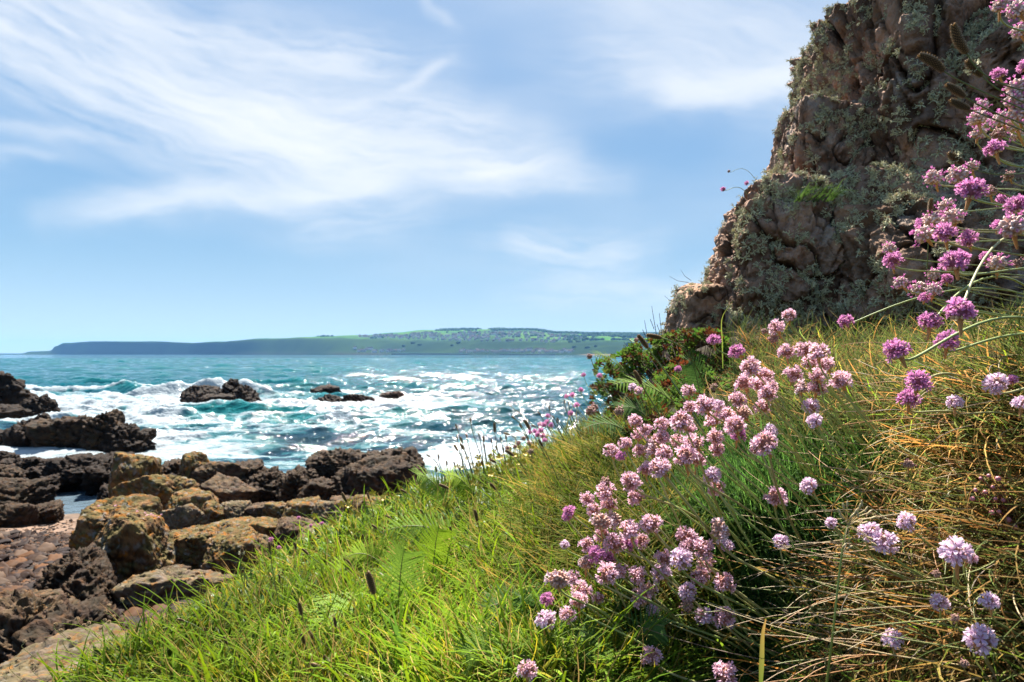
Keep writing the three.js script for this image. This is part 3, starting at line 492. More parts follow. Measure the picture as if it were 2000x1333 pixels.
rock('dark rounded crest of the rock platform against the sea', 446, 520, 908, 966, 18.4, 'dark', 20, { deep: 0.7, rough: 0.18 });
rock('dark jagged rock right of the platform crest', 488, 566, 926, 990, 17.8, 'dark', 22, { deep: 0.7, rough: 0.2 });
rock('dark jagged rock at the right end of the platform, beside the gap of water', 546, 618, 920, 990, 17.4, 'dark', 22, { deep: 0.6, rough: 0.2 });
rock('low dark rock in the gap before the big rounded boulder', 588, 660, 944, 1000, 16.4, 'dark', 18, { deep: 0.5, rough: 0.2 });
rock('small dark block left of the tan pillar by the water', 310, 358, 904, 966, 18.2, 'dark', 16, { deep: 0.5, rough: 0.2 });
rock('small dark wet stones row between tan boulder and tan pillar', 296, 350, 936, 980, 17.2, 'sea', 14, { deep: 0.5, rough: 0.25 });
rock('broad dark rounded boulder standing at the edge of the grass, right of the platform', 642, 800, 904, 1010, 16.6, 'dark', 28, { deep: 0.9, cuts: 14, rough: 0.12 });
rock('jagged brown crest behind the broad rounded boulder', 612, 720, 884, 935, 19.4, 'dark', 22, { deep: 0.8, rough: 0.22 });
rock('brown right shoulder behind the broad rounded boulder', 700, 824, 884, 950, 18.6, 'dark', 22, { deep: 0.8, rough: 0.2 });
// the near boulders
rock('large lichen-covered boulder on the shingle, nearest of the tan boulders', 176, 338, 1004, 1215, 9.9, 'tan', 44, { blocks: 0.35, deep: 0.55, cuts: 12, seed: 40, uv: 1.2, turn: 0.4 });
rock('sloping mossy back of the large lichen-covered boulder, towards the pool', 162, 288, 984, 1120, 10.9, 'tan', 34, { deep: 0.5, cuts: 12, uv: 1.2 });
rock('long tan boulder with slanting ribs right of the large lichen-covered boulder', 330, 440, 1034, 1125, 10.6, 'tan', 30, { deep: 0.45, uv: 1.2 });
rock('tan boulder nearest the grass, right of the ribbed boulder', 404, 510, 1042, 1130, 10.2, 'tan', 30, { deep: 0.45, uv: 1.2 });
rock('pale pointed boulder in the middle of the tan rocks', 310, 402, 998, 1052, 13, 'pale', 24, { deep: 0.4 });
rock('flat ribbed stone between the boulders and the grass', 250, 400, 1122, 1215, 8.6, 'pale', 30, { deep: 0.5, bed: [0.3, 0.9, 0.3], rough: 0.16 });
rock('small grey stone wedged below the ribbed boulder', 318, 366, 1108, 1136, 9.4, 'slab', 14, { deep: 0.14 });
const mids = [[392, 440, 984, 1036, 13.4], [424, 486, 980, 1030, 13.6], [470, 536, 986, 1030, 13.8], [520, 580, 984, 1030, 13.2], [560, 628, 976, 1034, 13], [610, 668, 984, 1040, 12.6], [440, 500, 1016, 1060, 12.2], [490, 552, 1014, 1062, 12], [540, 610, 1016, 1076, 11.4], [468, 530, 1048, 1100, 11], [416, 452, 1018, 1050, 12.6], [640, 720, 970, 1030, 13.6], [680, 770, 972, 1030, 13], [590, 640, 1030, 1080, 11]];
['tan stone under the lower end of the tan ridge', 'brown stone below the dark slab, second behind the grass', 'orange-crusted stone under the middle of the dark platform', 'tan stone under the jagged rocks', 'yellowish stone below the gap of water', 'yellow lichen stone just left of the broad rounded boulder', 'round tan stone above the boulder nearest the grass', 'grey-brown stone close above the grass edge', 'brown stone touching the grass edge, right of the small stones', 'grey stone half hidden by grass below the small stones', 'small knob of stone right of the pale pointed boulder', 'tan stone in front of the broad rounded boulder', 'tan stone at the grass edge under the broad rounded boulder', 'dark stone at the grass edge with a purple flower near it'].forEach((l, k) => rock(l, ...mids[k], k % 4 === 1 ? 'pale' : k % 3 === 2 ? 'slab' : 'tan', 18, { deep: 0.32 + 0.04 * (k % 3), cuts: 12 }));
rock('black shaded rock below the large boulder, facing the camera', 90, 205, 1098, 1215, 8.8, 'dark', 28, { deep: 0.5, bed: [0.6, 0.7, 0.3], rough: 0.2 });
rock('dark slanting rock under the left face of the large boulder', 118, 218, 1120, 1262, 8.2, 'dark', 26, { deep: 0.45, rough: 0.18 });
rock('rough grey rock at the left edge below the shingle', -60, 90, 1172, 1250, 7.4, 'slab', 28, { deep: 0.5, bed: [0.6, 0.7, 0.3], rough: 0.2 });
rock('brown ribbed rock at the lower left, steep and slanting', -40, 118, 1196, 1345, 6.0, 'slab', 36, { deep: 0.42, bed: [0.75, 0.6, 0.25], rough: 0.2, beds: 8 });
rock('dark rock in the hollow left of the grass at the lower left', 96, 216, 1210, 1320, 5.6, 'dark', 26, { deep: 0.35, rough: 0.18 });
rock('long pale flat ledge at the lower left corner, below the grass edge', -60, 222, 1290, 1420, 4.2, 'pale', 36, { deep: 0.42, bed: [0.2, 0.95, 0.2], rough: 0.12 });
// pebbles and weed on the shingle: nobody could count them
{
  const r = rng(314), shapes = [0, 1, 2].map((k) => rockGeo(900 + k, 1, 0.6, 0.8, 4, 'pale', { rough: 0.1, layer: 0.2 }));
  const g = new THREE.Group(); g.name = numbered('shingle'); tag(g, 'loose brown and pink shingle on the beach beside the large boulder', 'shingle', null, 'stuff'); scene.add(g);
  const lists = [[], [], []];
  for (let k = 0; k < 40000; k++) {
    const d = 7 + 9 * Math.pow(r(), 1.1), px = -160 + r() * 520, x = (px - CX) / F * d, sand = sm(13.5, 14.2, d + 0.9 * fbm(x * 0.9, d * 0.9, 6.1, 4)); if (r() < sand * 0.93) continue;
    const big = r() < 0.02, s = big ? 0.06 + 0.09 * r() : 0.018 + 0.04 * r() * r(); lists[k % 3].push([x, shoreY(x, d) + s * 0.1, -d, s, r(), r()]);
  }
  const m = new THREE.Matrix4(), q = new THREE.Quaternion(), cols = [[0.08, 0.036, 0.022], [0.10, 0.05, 0.03], [0.17, 0.085, 0.04], [0.34, 0.24, 0.17], [0.36, 0.17, 0.04], [0.05, 0.032, 0.026], [0.07, 0.03, 0.022]];
  lists.forEach((l, v) => {
    const im = new THREE.InstancedMesh(shapes[v], new THREE.MeshPhysicalMaterial({ roughness: 0.75, specularIntensity: 0.3 }), l.length); im.name = 'pebbles'; im.castShadow = im.receiveShadow = true;
    const geo = shapes[v].clone(); geo.deleteAttribute('color'); im.geometry = geo;
    l.forEach(([x, y, z, s, a, b], i) => { im.setMatrixAt(i, m.compose(V(x, y, z), q.setFromEuler(new THREE.Euler(a * 0.6, b * 6.3, a * 0.4)), V(s, s * (0.6 + a * 0.5), s))); const c = cols[Math.floor(Math.pow(b, 1.3) * 6.99)]; im.setColorAt(i, lin(c[0] * (0.12 + a * 0.11), c[1] * (0.095 + a * 0.08), c[2] * (0.075 + a * 0.06))); });
    g.add(im);
  });
}

// ---------------------------------------------------------------- the outcrop beside the camera
const outcrop = base('rock_outcrop', V(0, 0, 0));
tag(outcrop, 'tall outcrop of brown rock tufted with grey-green lichen, filling the upper right', 'outcrop');
const faces = [];
function block(x0, x1, y0, y1, d, deep, seed, detail, o = {}) {
  const hx = (x1 - x0) / 2 / F * d, hy = (y1 - y0) / 2 / F * d, c = at((x0 + x1) / 2, (y0 + y1) / 2, d).add(V(0, 0, -deep * 0.85)), k = (d + deep * 0.85) / d;
  c.x = (x0 + x1 - 2 * CX) / 2 / F * (d + deep * 0.5); 
  const m = part('rock_block', rockGeo(seed, hx * 1.08, hy * 1.08, deep, detail, 'cliff', { turn: 0.12, tilt: 0.16, cuts: 4, rough: 0.09, layer: 1.1, beds: 5, blocks: 0.55, crack: 1.3, fine: 1.5, bed: [-0.35, 0.5, 0.75], uv: 2.2, lichenScale: 3, ...o }), rockMats.cliff, outcrop);
  m.position.copy(c); faces.push(m);
}
block(1658, 2250, -75, 330, 2.0, 0.42, 61, 84, { rough: 0.13 });
block(1664, 2200, 170, 560, 1.92, 0.4, 62, 84, { rough: 0.12 });
block(1538, 1720, 205, 470, 2.12, 0.22, 63, 60);
block(1426, 1710, 356, 705, 1.95, 0.3, 64, 78, { rough: 0.14 });
block(1318, 1450, 560, 720, 2.1, 0.2, 65, 36);
block(1640, 2150, 330, 720, 1.72, 0.34, 66, 70, { rough: 0.12 });
block(1880, 2350, -60, 150, 1.72, 0.3, 67, 50, { rough: 0.14 });
// tufts of strap lichen over its face
{
  const r = rng(4242), shapes = [];
  for (let v = 0; v < 4; v++) {
    const m = new MB();
    for (let k = 0; k < 11; k++) {
      const a = r() * 6.283, tilt = 0.3 + r() * 0.95; let dir = V(Math.sin(tilt) * Math.cos(a), Math.cos(tilt), Math.sin(tilt) * Math.sin(a)), p = V(Math.cos(a) * 0.12, 0, Math.sin(a) * 0.12);
      const grow = (p0, d0, len, w, depth) => {
        const side = V(r() - 0.5, r() - 0.5, r() - 0.5).cross(d0).normalize(), bend = V(r() - 0.5, r() - 0.7, r() - 0.5).multiplyScalar(0.8), pts = [p0]; let d1 = d0.clone(), q = p0.clone();
        for (let s = 0; s < 2; s++) { d1 = d1.clone().add(bend.clone().multiplyScalar(0.5)).normalize(); q = q.clone().add(d1.clone().multiplyScalar(len / 2)); pts.push(q); }
        const tone = 0.8 + 0.4 * r();
        m.ribbon(pts, (t) => w * (1 - 0.45 * t), () => side, (t) => [tone * (0.8 + 0.2 * t), tone * (0.8 + 0.2 * t), tone * (0.75 + 0.25 * t)]);
        if (depth) for (let b = 0; b < 2; b++) grow(q, d1.clone().add(V(r() - 0.5, r() - 0.5, r() - 0.5).multiplyScalar(1.5)).normalize(), len * 0.62, w * 0.75, depth - 1);
      };
      grow(p, dir, 0.5 + 0.3 * r(), 0.12, 2);
    }
    shapes.push(m.geo());
  }
  const mat = new THREE.MeshStandardMaterial({ vertexColors: true, roughness: 0.95, side: THREE.DoubleSide }), lists = [[], [], [], []];
  const a = V(0, 0, 0), b = V(0, 0, 0), c = V(0, 0, 0), n = V(0, 0, 0), p = V(0, 0, 0);
  for (const f of faces) {
    const pos = f.geometry.attributes.position, o = f.position;
    for (let i = 0; i < pos.count; i += 3) {
      a.fromBufferAttribute(pos, i).add(o); b.fromBufferAttribute(pos, i + 1).add(o); c.fromBufferAttribute(pos, i + 2).add(o);
      n.crossVectors(b.clone().sub(a), c.clone().sub(a)); const area = n.length() / 2; n.normalize();
      if (n.z < -0.35) continue;
      const px = CX + F * a.x / -a.z; if (px > 2080 || a.y > EYE + 1.25) continue;
      const cover = 0.75 * fbm(a.x * 15, a.y * 15, a.z * 15, 3) + 0.6 * fbm(a.x * 3.3 + 7, a.y * 3.3, a.z * 3.3, 3), dens = sm(0.045, 0.13, cover) * 3000;
      let want = area * dens; while (want > 0) { if (r() < want) { const u = r(), v = r() * (1 - u); p.copy(a).addScaledVector(b.clone().sub(a), u).addScaledVector(c.clone().sub(a), v); lists[Math.floor(r() * 4)].push([p.clone(), n.clone(), 0.007 + 0.009 * r(), r()]); } want -= 1; }
    }
  }
  const m = new THREE.Matrix4(), q = new THREE.Quaternion(), q2 = new THREE.Quaternion(); let total = 0;
  const g = new THREE.Group(); g.name = 'lichen'; g.userData.kind = 'stuff'; outcrop.add(g);
  lists.forEach((l, v) => {
    const im = new THREE.InstancedMesh(shapes[v], mat, l.length); im.name = 'lichen_tufts'; im.userData.kind = 'stuff'; im.castShadow = im.receiveShadow = true; total += l.length;
    l.forEach(([p, n, s, w], i) => { n.add(V(0, 0.35 - 0.4 * w, 0.1)).normalize(); q.setFromUnitVectors(V(0, 1, 0), n); q2.setFromAxisAngle(V(0, 1, 0), w * 40); im.setMatrixAt(i, m.compose(p, q.multiply(q2), V(s, s * 0.85, s))); im.setColorAt(i, lin(0.42 + 0.16 * w, 0.41 + 0.13 * w, 0.27 + 0.07 * w)); });
    g.add(im);
  });
  console.log('lichen', total);
}
// ---------------------------------------------------------------- grass and ground cover on the bank: nobody could count it
function clump(seed, n, o) {                                        // o: len, width, lean (from upright), curl, spread, tint(r) -> [root, tip], segs
  const r = rng(seed), m = new MB(), segs = o.segs ?? 5;
  for (let k = 0; k < n; k++) {
    const a = r() * 6.283, rad = o.spread * Math.sqrt(r()), len = o.len * (0.55 + 0.6 * r()), w = o.width * (0.65 + 0.6 * r()), curl = o.curl * (0.3 + 1.1 * r()) * (r() < 0.2 ? 1.6 : 1), tw = (r() - 0.5) * (o.twist ?? 0.6);
    let tilt = o.lean * (0.15 + 1.1 * r()), az = a + (r() - 0.5) * 1.2, p = V(Math.cos(a) * rad, -0.004, Math.sin(a) * rad); const pts = [p];
    const [c0, c1] = o.tint(r);
    for (let s = 0; s < segs; s++) { const t = tilt + curl * (s + 0.5) / segs; az += tw / segs * 2; p = p.clone().add(V(Math.sin(t) * Math.cos(az), Math.cos(t), Math.sin(t) * Math.sin(az)).multiplyScalar(len / segs)); pts.push(p); }
    const sd = V(-Math.sin(az), 0.25 * (r() - 0.5), Math.cos(az)).normalize();
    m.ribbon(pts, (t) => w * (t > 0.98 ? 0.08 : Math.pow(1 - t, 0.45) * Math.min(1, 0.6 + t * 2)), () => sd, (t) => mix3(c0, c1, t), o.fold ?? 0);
  }
  return m.geo();
}
const jig = (c, r, k = 0.35) => { const f = 1 + (r() - 0.5) * k * 2; return [c[0] * f, c[1] * f, c[2] * f]; };
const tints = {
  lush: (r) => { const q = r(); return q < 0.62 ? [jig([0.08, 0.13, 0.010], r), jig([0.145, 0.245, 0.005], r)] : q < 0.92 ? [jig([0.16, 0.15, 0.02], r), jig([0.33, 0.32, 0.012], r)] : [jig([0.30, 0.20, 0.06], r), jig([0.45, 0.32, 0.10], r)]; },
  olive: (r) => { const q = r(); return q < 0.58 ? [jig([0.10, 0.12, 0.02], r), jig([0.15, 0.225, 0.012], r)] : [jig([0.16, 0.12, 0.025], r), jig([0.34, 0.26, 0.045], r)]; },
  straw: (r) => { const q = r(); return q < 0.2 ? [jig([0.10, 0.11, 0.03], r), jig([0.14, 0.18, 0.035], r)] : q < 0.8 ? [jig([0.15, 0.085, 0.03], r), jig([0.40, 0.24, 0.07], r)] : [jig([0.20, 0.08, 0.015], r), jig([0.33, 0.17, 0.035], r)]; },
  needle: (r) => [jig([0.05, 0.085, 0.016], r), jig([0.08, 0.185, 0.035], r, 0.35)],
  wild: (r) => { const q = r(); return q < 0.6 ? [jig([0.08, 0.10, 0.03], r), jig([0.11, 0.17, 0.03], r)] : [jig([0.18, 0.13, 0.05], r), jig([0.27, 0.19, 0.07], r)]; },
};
const grassMat = leafMat([1, 1, 1], 0.97, 0.45, { vertexColors: true, specularIntensity: 0.12 });
const glossMat = new THREE.MeshPhysicalMaterial({ vertexColors: true, roughness: 0.5, specularIntensity: 0.45, side: THREE.DoubleSide });
const kinds = {
  lush: { name: 'lush_grass', label: 'bright green grass covering the left slope of the bank', v: 4, geo: (s, v) => clump(s, [16, 13, 9, 12][v], { len: [0.07, 0.055, 0.05, 0.085][v], width: [0.0009, 0.0013, 0.0024, 0.0016][v], lean: [0.8, 1.0, 0.8, 0.6][v], curl: [1.4, 1.1, 0.9, 1.3][v], spread: 0.026, twist: 2, tint: tints.lush, fold: 0.25 }) },
  herb: { name: 'low_herbs', label: 'small green leaves growing low among the grass of the left slope', v: 3, geo: (s) => clump(s, 10, { len: 0.034, width: 0.0046, lean: 0.85, curl: 0.7, spread: 0.02, segs: 4, tint: (r) => [jig([0.05, 0.09, 0.015], r), jig([0.06, 0.125, 0.012], r)], fold: 0.3 }) },
  olive: { name: 'olive_grass', label: 'thin olive and straw coloured grass along the ridge of the bank', v: 4, geo: (s) => clump(s, 11, { len: 0.10, width: 0.0011, lean: 0.95, curl: 1.3, spread: 0.03, twist: 2.2, tint: tints.olive }) },
  straw: { name: 'dry_grass', label: 'tangled dry brown and golden grass under the flowers at the right', v: 5, geo: (s) => clump(s, 9, { len: 0.115, width: 0.00095, lean: 1.0, curl: 1.9, spread: 0.03, segs: 8, twist: 3.2, tint: tints.straw }) },
  needle: { name: 'thrift_cushion', label: 'dense dark green cushion of needle leaves under the pale pink flowers', v: 4, geo: (s) => clump(s, 20, { len: 0.038, width: 0.0008, lean: 0.75, curl: 0.7, spread: 0.022, segs: 3, tint: tints.needle }) },
  wild: { name: 'long_grass', label: 'long thin grass standing at the foot of the rock outcrop', v: 4, geo: (s) => clump(s, 12, { len: 0.095, width: 0.00085, lean: 0.5, curl: 1.1, spread: 0.03, segs: 6, twist: 1.5, tint: tints.wild }) },
};
{
  const r = rng(2024), lists = {}; for (const k in kinds) lists[k] = [];
  const put = (k, x, d, s, f) => lists[k].push([x, d, s, r(), f]);
  const place = (count, px0, px1, py0, py1, fn) => {                // spread evenly over the ground that can be seen, thinner far away
    for (let k = 0; k < count; k++) { const px = mix(px0, px1, r()), py = mix(py0, py1, r()), h = hitBank(px, py); if (!h) continue; const d = -h.z + (r() - 0.5) * 0.05; fn(h.x + (r() - 0.5) * 0.03, d, px, py); }
  };
  const bare = (px, py) => Math.hypot((px - 575) / 34, (py - 1205) / 26) < 1 || Math.hypot((px - 455) / 60, (py - 1305) / 22) < 1;
  const cushion = (px, py) => sm(1200, 1300, px + 0.15 * (py - 900)) * sm(1960, 1790, px + 0.5 * (py - 900)) * sm(820, 880, py);
  place(13500, -120, 1300, 860, 1420, (x, d, px, py) => {
    if (bare(px, py)) return;
    const e = fbm(x * 3, d * 3, 9.9, 3), toward = sm(930, 1180, px + 0.25 * (1100 - py) + 140 * e) * sm(1330, 1130, py); if (px > 1150 && px < 1430 && py < 868) return;
    if (r() < toward) { if (r() < 0.75) put('olive', x, d, 0.8 + 0.5 * r(), 0.78 + e); } else { if (r() < 0.66 - 0.5 * e) put('lush', x, d, (0.65 + 0.75 * r()) * (1 - 0.25 * sm(0.05, 0.3, -e)), 0.92 + e * 1.5); if (r() < 0.62) put('herb', x, d, 0.6 + 0.9 * r(), 0.85 + e * 1.3); }
  });
  place(9000, 1050, 1900, 780, 1400, (x, d, px, py) => { if (r() < cushion(px, py)) put('needle', x, d, 0.8 + 0.5 * r(), 0.7 + 0.8 * r()); else if (px < 1420 && py > 868 && py < 1120 && r() < 0.6) put('olive', x, d, 0.7 + 0.3 * r(), 1); });
  place(4300, 1480, 2120, 680, 1400, (x, d, px, py) => { const c = cushion(px, py), e = fbm(x * 5, d * 5, 3.9, 3); if (r() < Math.min(1, c * 1.15)) return; put(r() < 0.74 + e ? 'straw' : r() < 0.5 ? 'needle' : 'olive', x, d, 0.7 + 0.55 * r(), (0.45 + 0.9 * Math.pow(r(), 1.5) + e * 0.8 + 0.75 * sm(1000, 850, py))); });  // tint brightens toward the crest, painting in its sunlit gold
  place(1300, 1430, 2080, 600, 860, (x, d, px, py) => { put(r() < 0.85 ? 'wild' : 'straw', x, d, 0.6 + 0.6 * r(), 0.55 + 0.3 * r()); });
  for (let k = 0; k < 2000; k++) {                                   // over the ridge and just out of the frame
    const x = mix(-1.1, 0.75, r()), d = mix(0.35, 3.2, r()), y = bankY(x, d), py = HY - F * (y - EYE) / d, px = CX + F * x / d; const h = hitBank(px, py + 4);
    if (h && -h.z > d - 0.06) continue; if (y - EYE < -1.0 || (d > 1.4 && x > 0.5)) continue; put(px < 1000 ? 'lush' : 'olive', x, d, 0.8 + 0.5 * r(), 1);
  }
  const m = new THREE.Matrix4(), q = new THREE.Quaternion(), q2 = new THREE.Quaternion(); let total = 0;
  for (const k in kinds) {
    const K = kinds[k], g = new THREE.Group(); g.name = numbered(K.name); tag(g, K.label, k === 'herb' ? 'ground cover' : k === 'needle' ? 'plant cushion' : 'grass', null, 'stuff'); scene.add(g);
    for (let v = 0; v < K.v; v++) {
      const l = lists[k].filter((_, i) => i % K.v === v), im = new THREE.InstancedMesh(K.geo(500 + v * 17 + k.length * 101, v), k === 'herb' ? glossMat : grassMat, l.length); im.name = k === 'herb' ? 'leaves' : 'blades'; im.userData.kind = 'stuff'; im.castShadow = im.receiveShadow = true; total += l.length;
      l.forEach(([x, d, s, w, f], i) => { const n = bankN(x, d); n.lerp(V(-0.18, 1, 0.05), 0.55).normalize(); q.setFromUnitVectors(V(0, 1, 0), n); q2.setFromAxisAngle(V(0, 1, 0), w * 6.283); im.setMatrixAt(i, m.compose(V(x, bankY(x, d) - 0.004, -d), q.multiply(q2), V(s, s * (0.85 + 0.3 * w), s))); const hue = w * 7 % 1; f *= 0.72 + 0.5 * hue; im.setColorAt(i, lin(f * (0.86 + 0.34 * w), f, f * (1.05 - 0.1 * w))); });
      g.add(im);
    }
  }
  console.log('clumps', total);
}
// ---------------------------------------------------------------- ferns
const ferns = new THREE.MeshPhysicalMaterial({ vertexColors: true, roughness: 0.9, specularIntensity: 0.2, transmission: 0.42, thickness: 0, side: THREE.DoubleSide });
function pinnaGeo(seed, pale) {                                     // unit length along +x: toothed leaflets either side of a rib
  const m = new MB(), r = rng(seed), n = 11;
  for (const s of [-1, 1]) {
    let pr, pe;
    for (let k = 0; k <= n * 2; k++) {
      const t = k / (n * 2), tooth = k % 2 ? 1 : 0.36, hw = (0.092 * Math.pow(1 - t, 0.62) * tooth + 0.008) * (0.92 + 0.16 * r()), g = 0.85 + 0.3 * r(), c = [pale[0] * g, pale[1] * g, pale[2] * g];
      const a = m.v(t, -0.085 * t * t, 0, c), e = m.v(Math.min(1.02, t + hw * 0.45), (k % 2 ? -0.012 : 0.012) - 0.09 * t * t, s * hw, c);
      if (k) { if (s > 0) m.q(pr, pe, e, a); else m.q(a, e, pe, pr); } pr = a; pe = e;
    }
  }
  m.ribbon([V(0, 0.003, 0), V(0.5, -0.018, 0), V(1, -0.085, 0)], (t) => 0.012 * (1 - 0.7 * t), () => V(0, 0, 1), () => pale);
  return m.geo();
}
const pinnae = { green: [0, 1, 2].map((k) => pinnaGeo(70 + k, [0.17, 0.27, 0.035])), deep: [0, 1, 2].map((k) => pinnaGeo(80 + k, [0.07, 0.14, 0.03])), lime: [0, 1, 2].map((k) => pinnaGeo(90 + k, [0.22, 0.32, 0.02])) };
const stalkMat = std([0.13, 0.12, 0.04], 0.6);
function frond(label, b, t, size, tone, lift = 0.05, n = 17, roll = 0) {    // from base pixel b to tip pixel t
  const hb = hitBank(b[0], b[1]) ?? at(b[0], b[1], 1.5), P0 = hb.clone(), dT = Math.max(0.3, Math.min(-P0.z - 0.02, -(hitBank(t[0], t[1]) ?? V(0, 0, P0.z)).z - 0.07)), P2 = at(t[0], t[1], dT), P1 = P0.clone().lerp(P2, 0.5).add(V(0, lift, 0));
  const o = base('fern_frond', P0), curve = new THREE.QuadraticBezierCurve3(V(0, 0, 0), P1.clone().sub(P0), P2.clone().sub(P0)), L = curve.getLength(), r = rng(Math.round(b[0] * 31 + b[1]));
  tag(o, label, 'fern frond', 'fern fronds on the bank');
  const m = new MB(); m.tube(curve.getPoints(12), (q) => 0.0011 * (1 - 0.75 * q), 5, () => [1, 1, 1]); part('stalk', m.geo(false), stalkMat, o);
  const ax = V(0, 0, 0), up = V(-0.05 + roll, 0.8, 0.6).normalize(), mat = new THREE.Matrix4();
  for (let k = 0; k < n; k++) for (const s of [-1, 1]) {
    const q = 0.16 + 0.82 * k / n, p = curve.getPoint(q), tan = curve.getTangent(q), side = ax.crossVectors(tan, up).clone().normalize().multiplyScalar(s), nn = V(0, 0, 0).crossVectors(side, tan).multiplyScalar(s).normalize();
    const dir = side.clone().addScaledVector(tan, 0.42 + 0.3 * q).addScaledVector(nn, -0.1 + 0.25 * (r() - 0.5)).normalize(), z = V(0, 0, 0).crossVectors(dir, nn).normalize(), y = V(0, 0, 0).crossVectors(z, dir);
    const l = size * Math.pow(Math.sin(Math.PI * Math.min(1, 0.12 + 0.86 * (1 - q) * 0.62 + 0.02)), 0.9) * (0.9 + 0.2 * r()) * (1.15 - 0.3 * q) + 0.003, g = part('pinna', pinnae[tone][k % 3], ferns, o);
    g.quaternion.setFromRotationMatrix(mat.makeBasis(dir, y, z)); g.position.copy(p); g.scale.set(l, l, l * 0.9);
  }
}
const FR = [
  ['pale sunlit fern frond pointing left in the middle of the left slope', [742, 1168], [588, 1222], 0.045, 'green'],
  ['lower pale fern frond fanning left beside the bare earth patch', [740, 1205], [598, 1248], 0.042, 'green'],
  ['lime green fern frond above the bare earth patch', [745, 1130], [615, 1140], 0.042, 'lime'],
  ['short lime fern frond at the top of the slope\'s fern clump', [760, 1120], [672, 1092], 0.036, 'lime'],
  ['upright fern frond right of the fern clump on the slope', [775, 1222], [790, 1075], 0.036, 'green'],
  ['upright fern frond behind the tall brown seed head', [842, 1160], [858, 1030], 0.036, 'lime'],
  ['pale fern frond high on the slope, lying left to right', [905, 1062], [742, 1042], 0.04, 'green'],
  ['bright leaning fern frond at the crest of the grass, left of the water', [880, 1000], [812, 928], 0.045, 'green'],
  ['small fern frond at the crest of the grass beside the white water', [935, 985], [868, 930], 0.042, 'lime'],
  ['arching pale fern frond left of the lowest flower cluster', [1070, 1150], [972, 1182], 0.026, 'green'],
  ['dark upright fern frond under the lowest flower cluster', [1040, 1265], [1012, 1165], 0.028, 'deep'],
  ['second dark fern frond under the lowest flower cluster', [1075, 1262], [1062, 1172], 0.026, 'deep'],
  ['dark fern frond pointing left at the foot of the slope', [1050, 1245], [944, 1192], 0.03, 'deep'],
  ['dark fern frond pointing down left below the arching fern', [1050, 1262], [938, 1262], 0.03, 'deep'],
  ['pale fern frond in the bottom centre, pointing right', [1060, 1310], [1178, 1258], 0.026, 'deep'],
  ['pale fern frond at the bottom edge, pointing right', [1080, 1330], [1205, 1308], 0.026, 'green'],
  ['fern frond at the bottom edge pointing left, by the lowest pink flower', [1075, 1330], [962, 1312], 0.03, 'green'],
  ['fern frond at the bottom edge left of the lowest pink flower', [985, 1345], [905, 1285], 0.03, 'green'],
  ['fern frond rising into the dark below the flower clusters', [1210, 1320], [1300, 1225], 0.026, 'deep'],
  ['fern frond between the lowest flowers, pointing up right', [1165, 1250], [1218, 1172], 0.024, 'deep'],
  ['bright fern frond lying across the front of the bush', [1330, 800], [1196, 752], 0.036, 'green'],
  ['second bright fern frond across the bush, pointing right', [1240, 815], [1335, 762], 0.034, 'green'],
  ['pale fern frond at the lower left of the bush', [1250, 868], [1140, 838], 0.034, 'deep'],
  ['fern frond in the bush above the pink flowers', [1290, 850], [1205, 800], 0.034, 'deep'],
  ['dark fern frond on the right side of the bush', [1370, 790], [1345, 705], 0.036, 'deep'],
  ['ragged fern frond standing out from the top of the bush against the sea', [1250, 765], [1158, 690], 0.034, 'green'],
];
FR.forEach(([l, b, t, s, tone], k) => frond(l, b, t, s, tone, 0.02 + 0.05 * Math.min(1, s / 0.05) * 0.6, 17, ((k * 37) % 10) / 25 - 0.2));

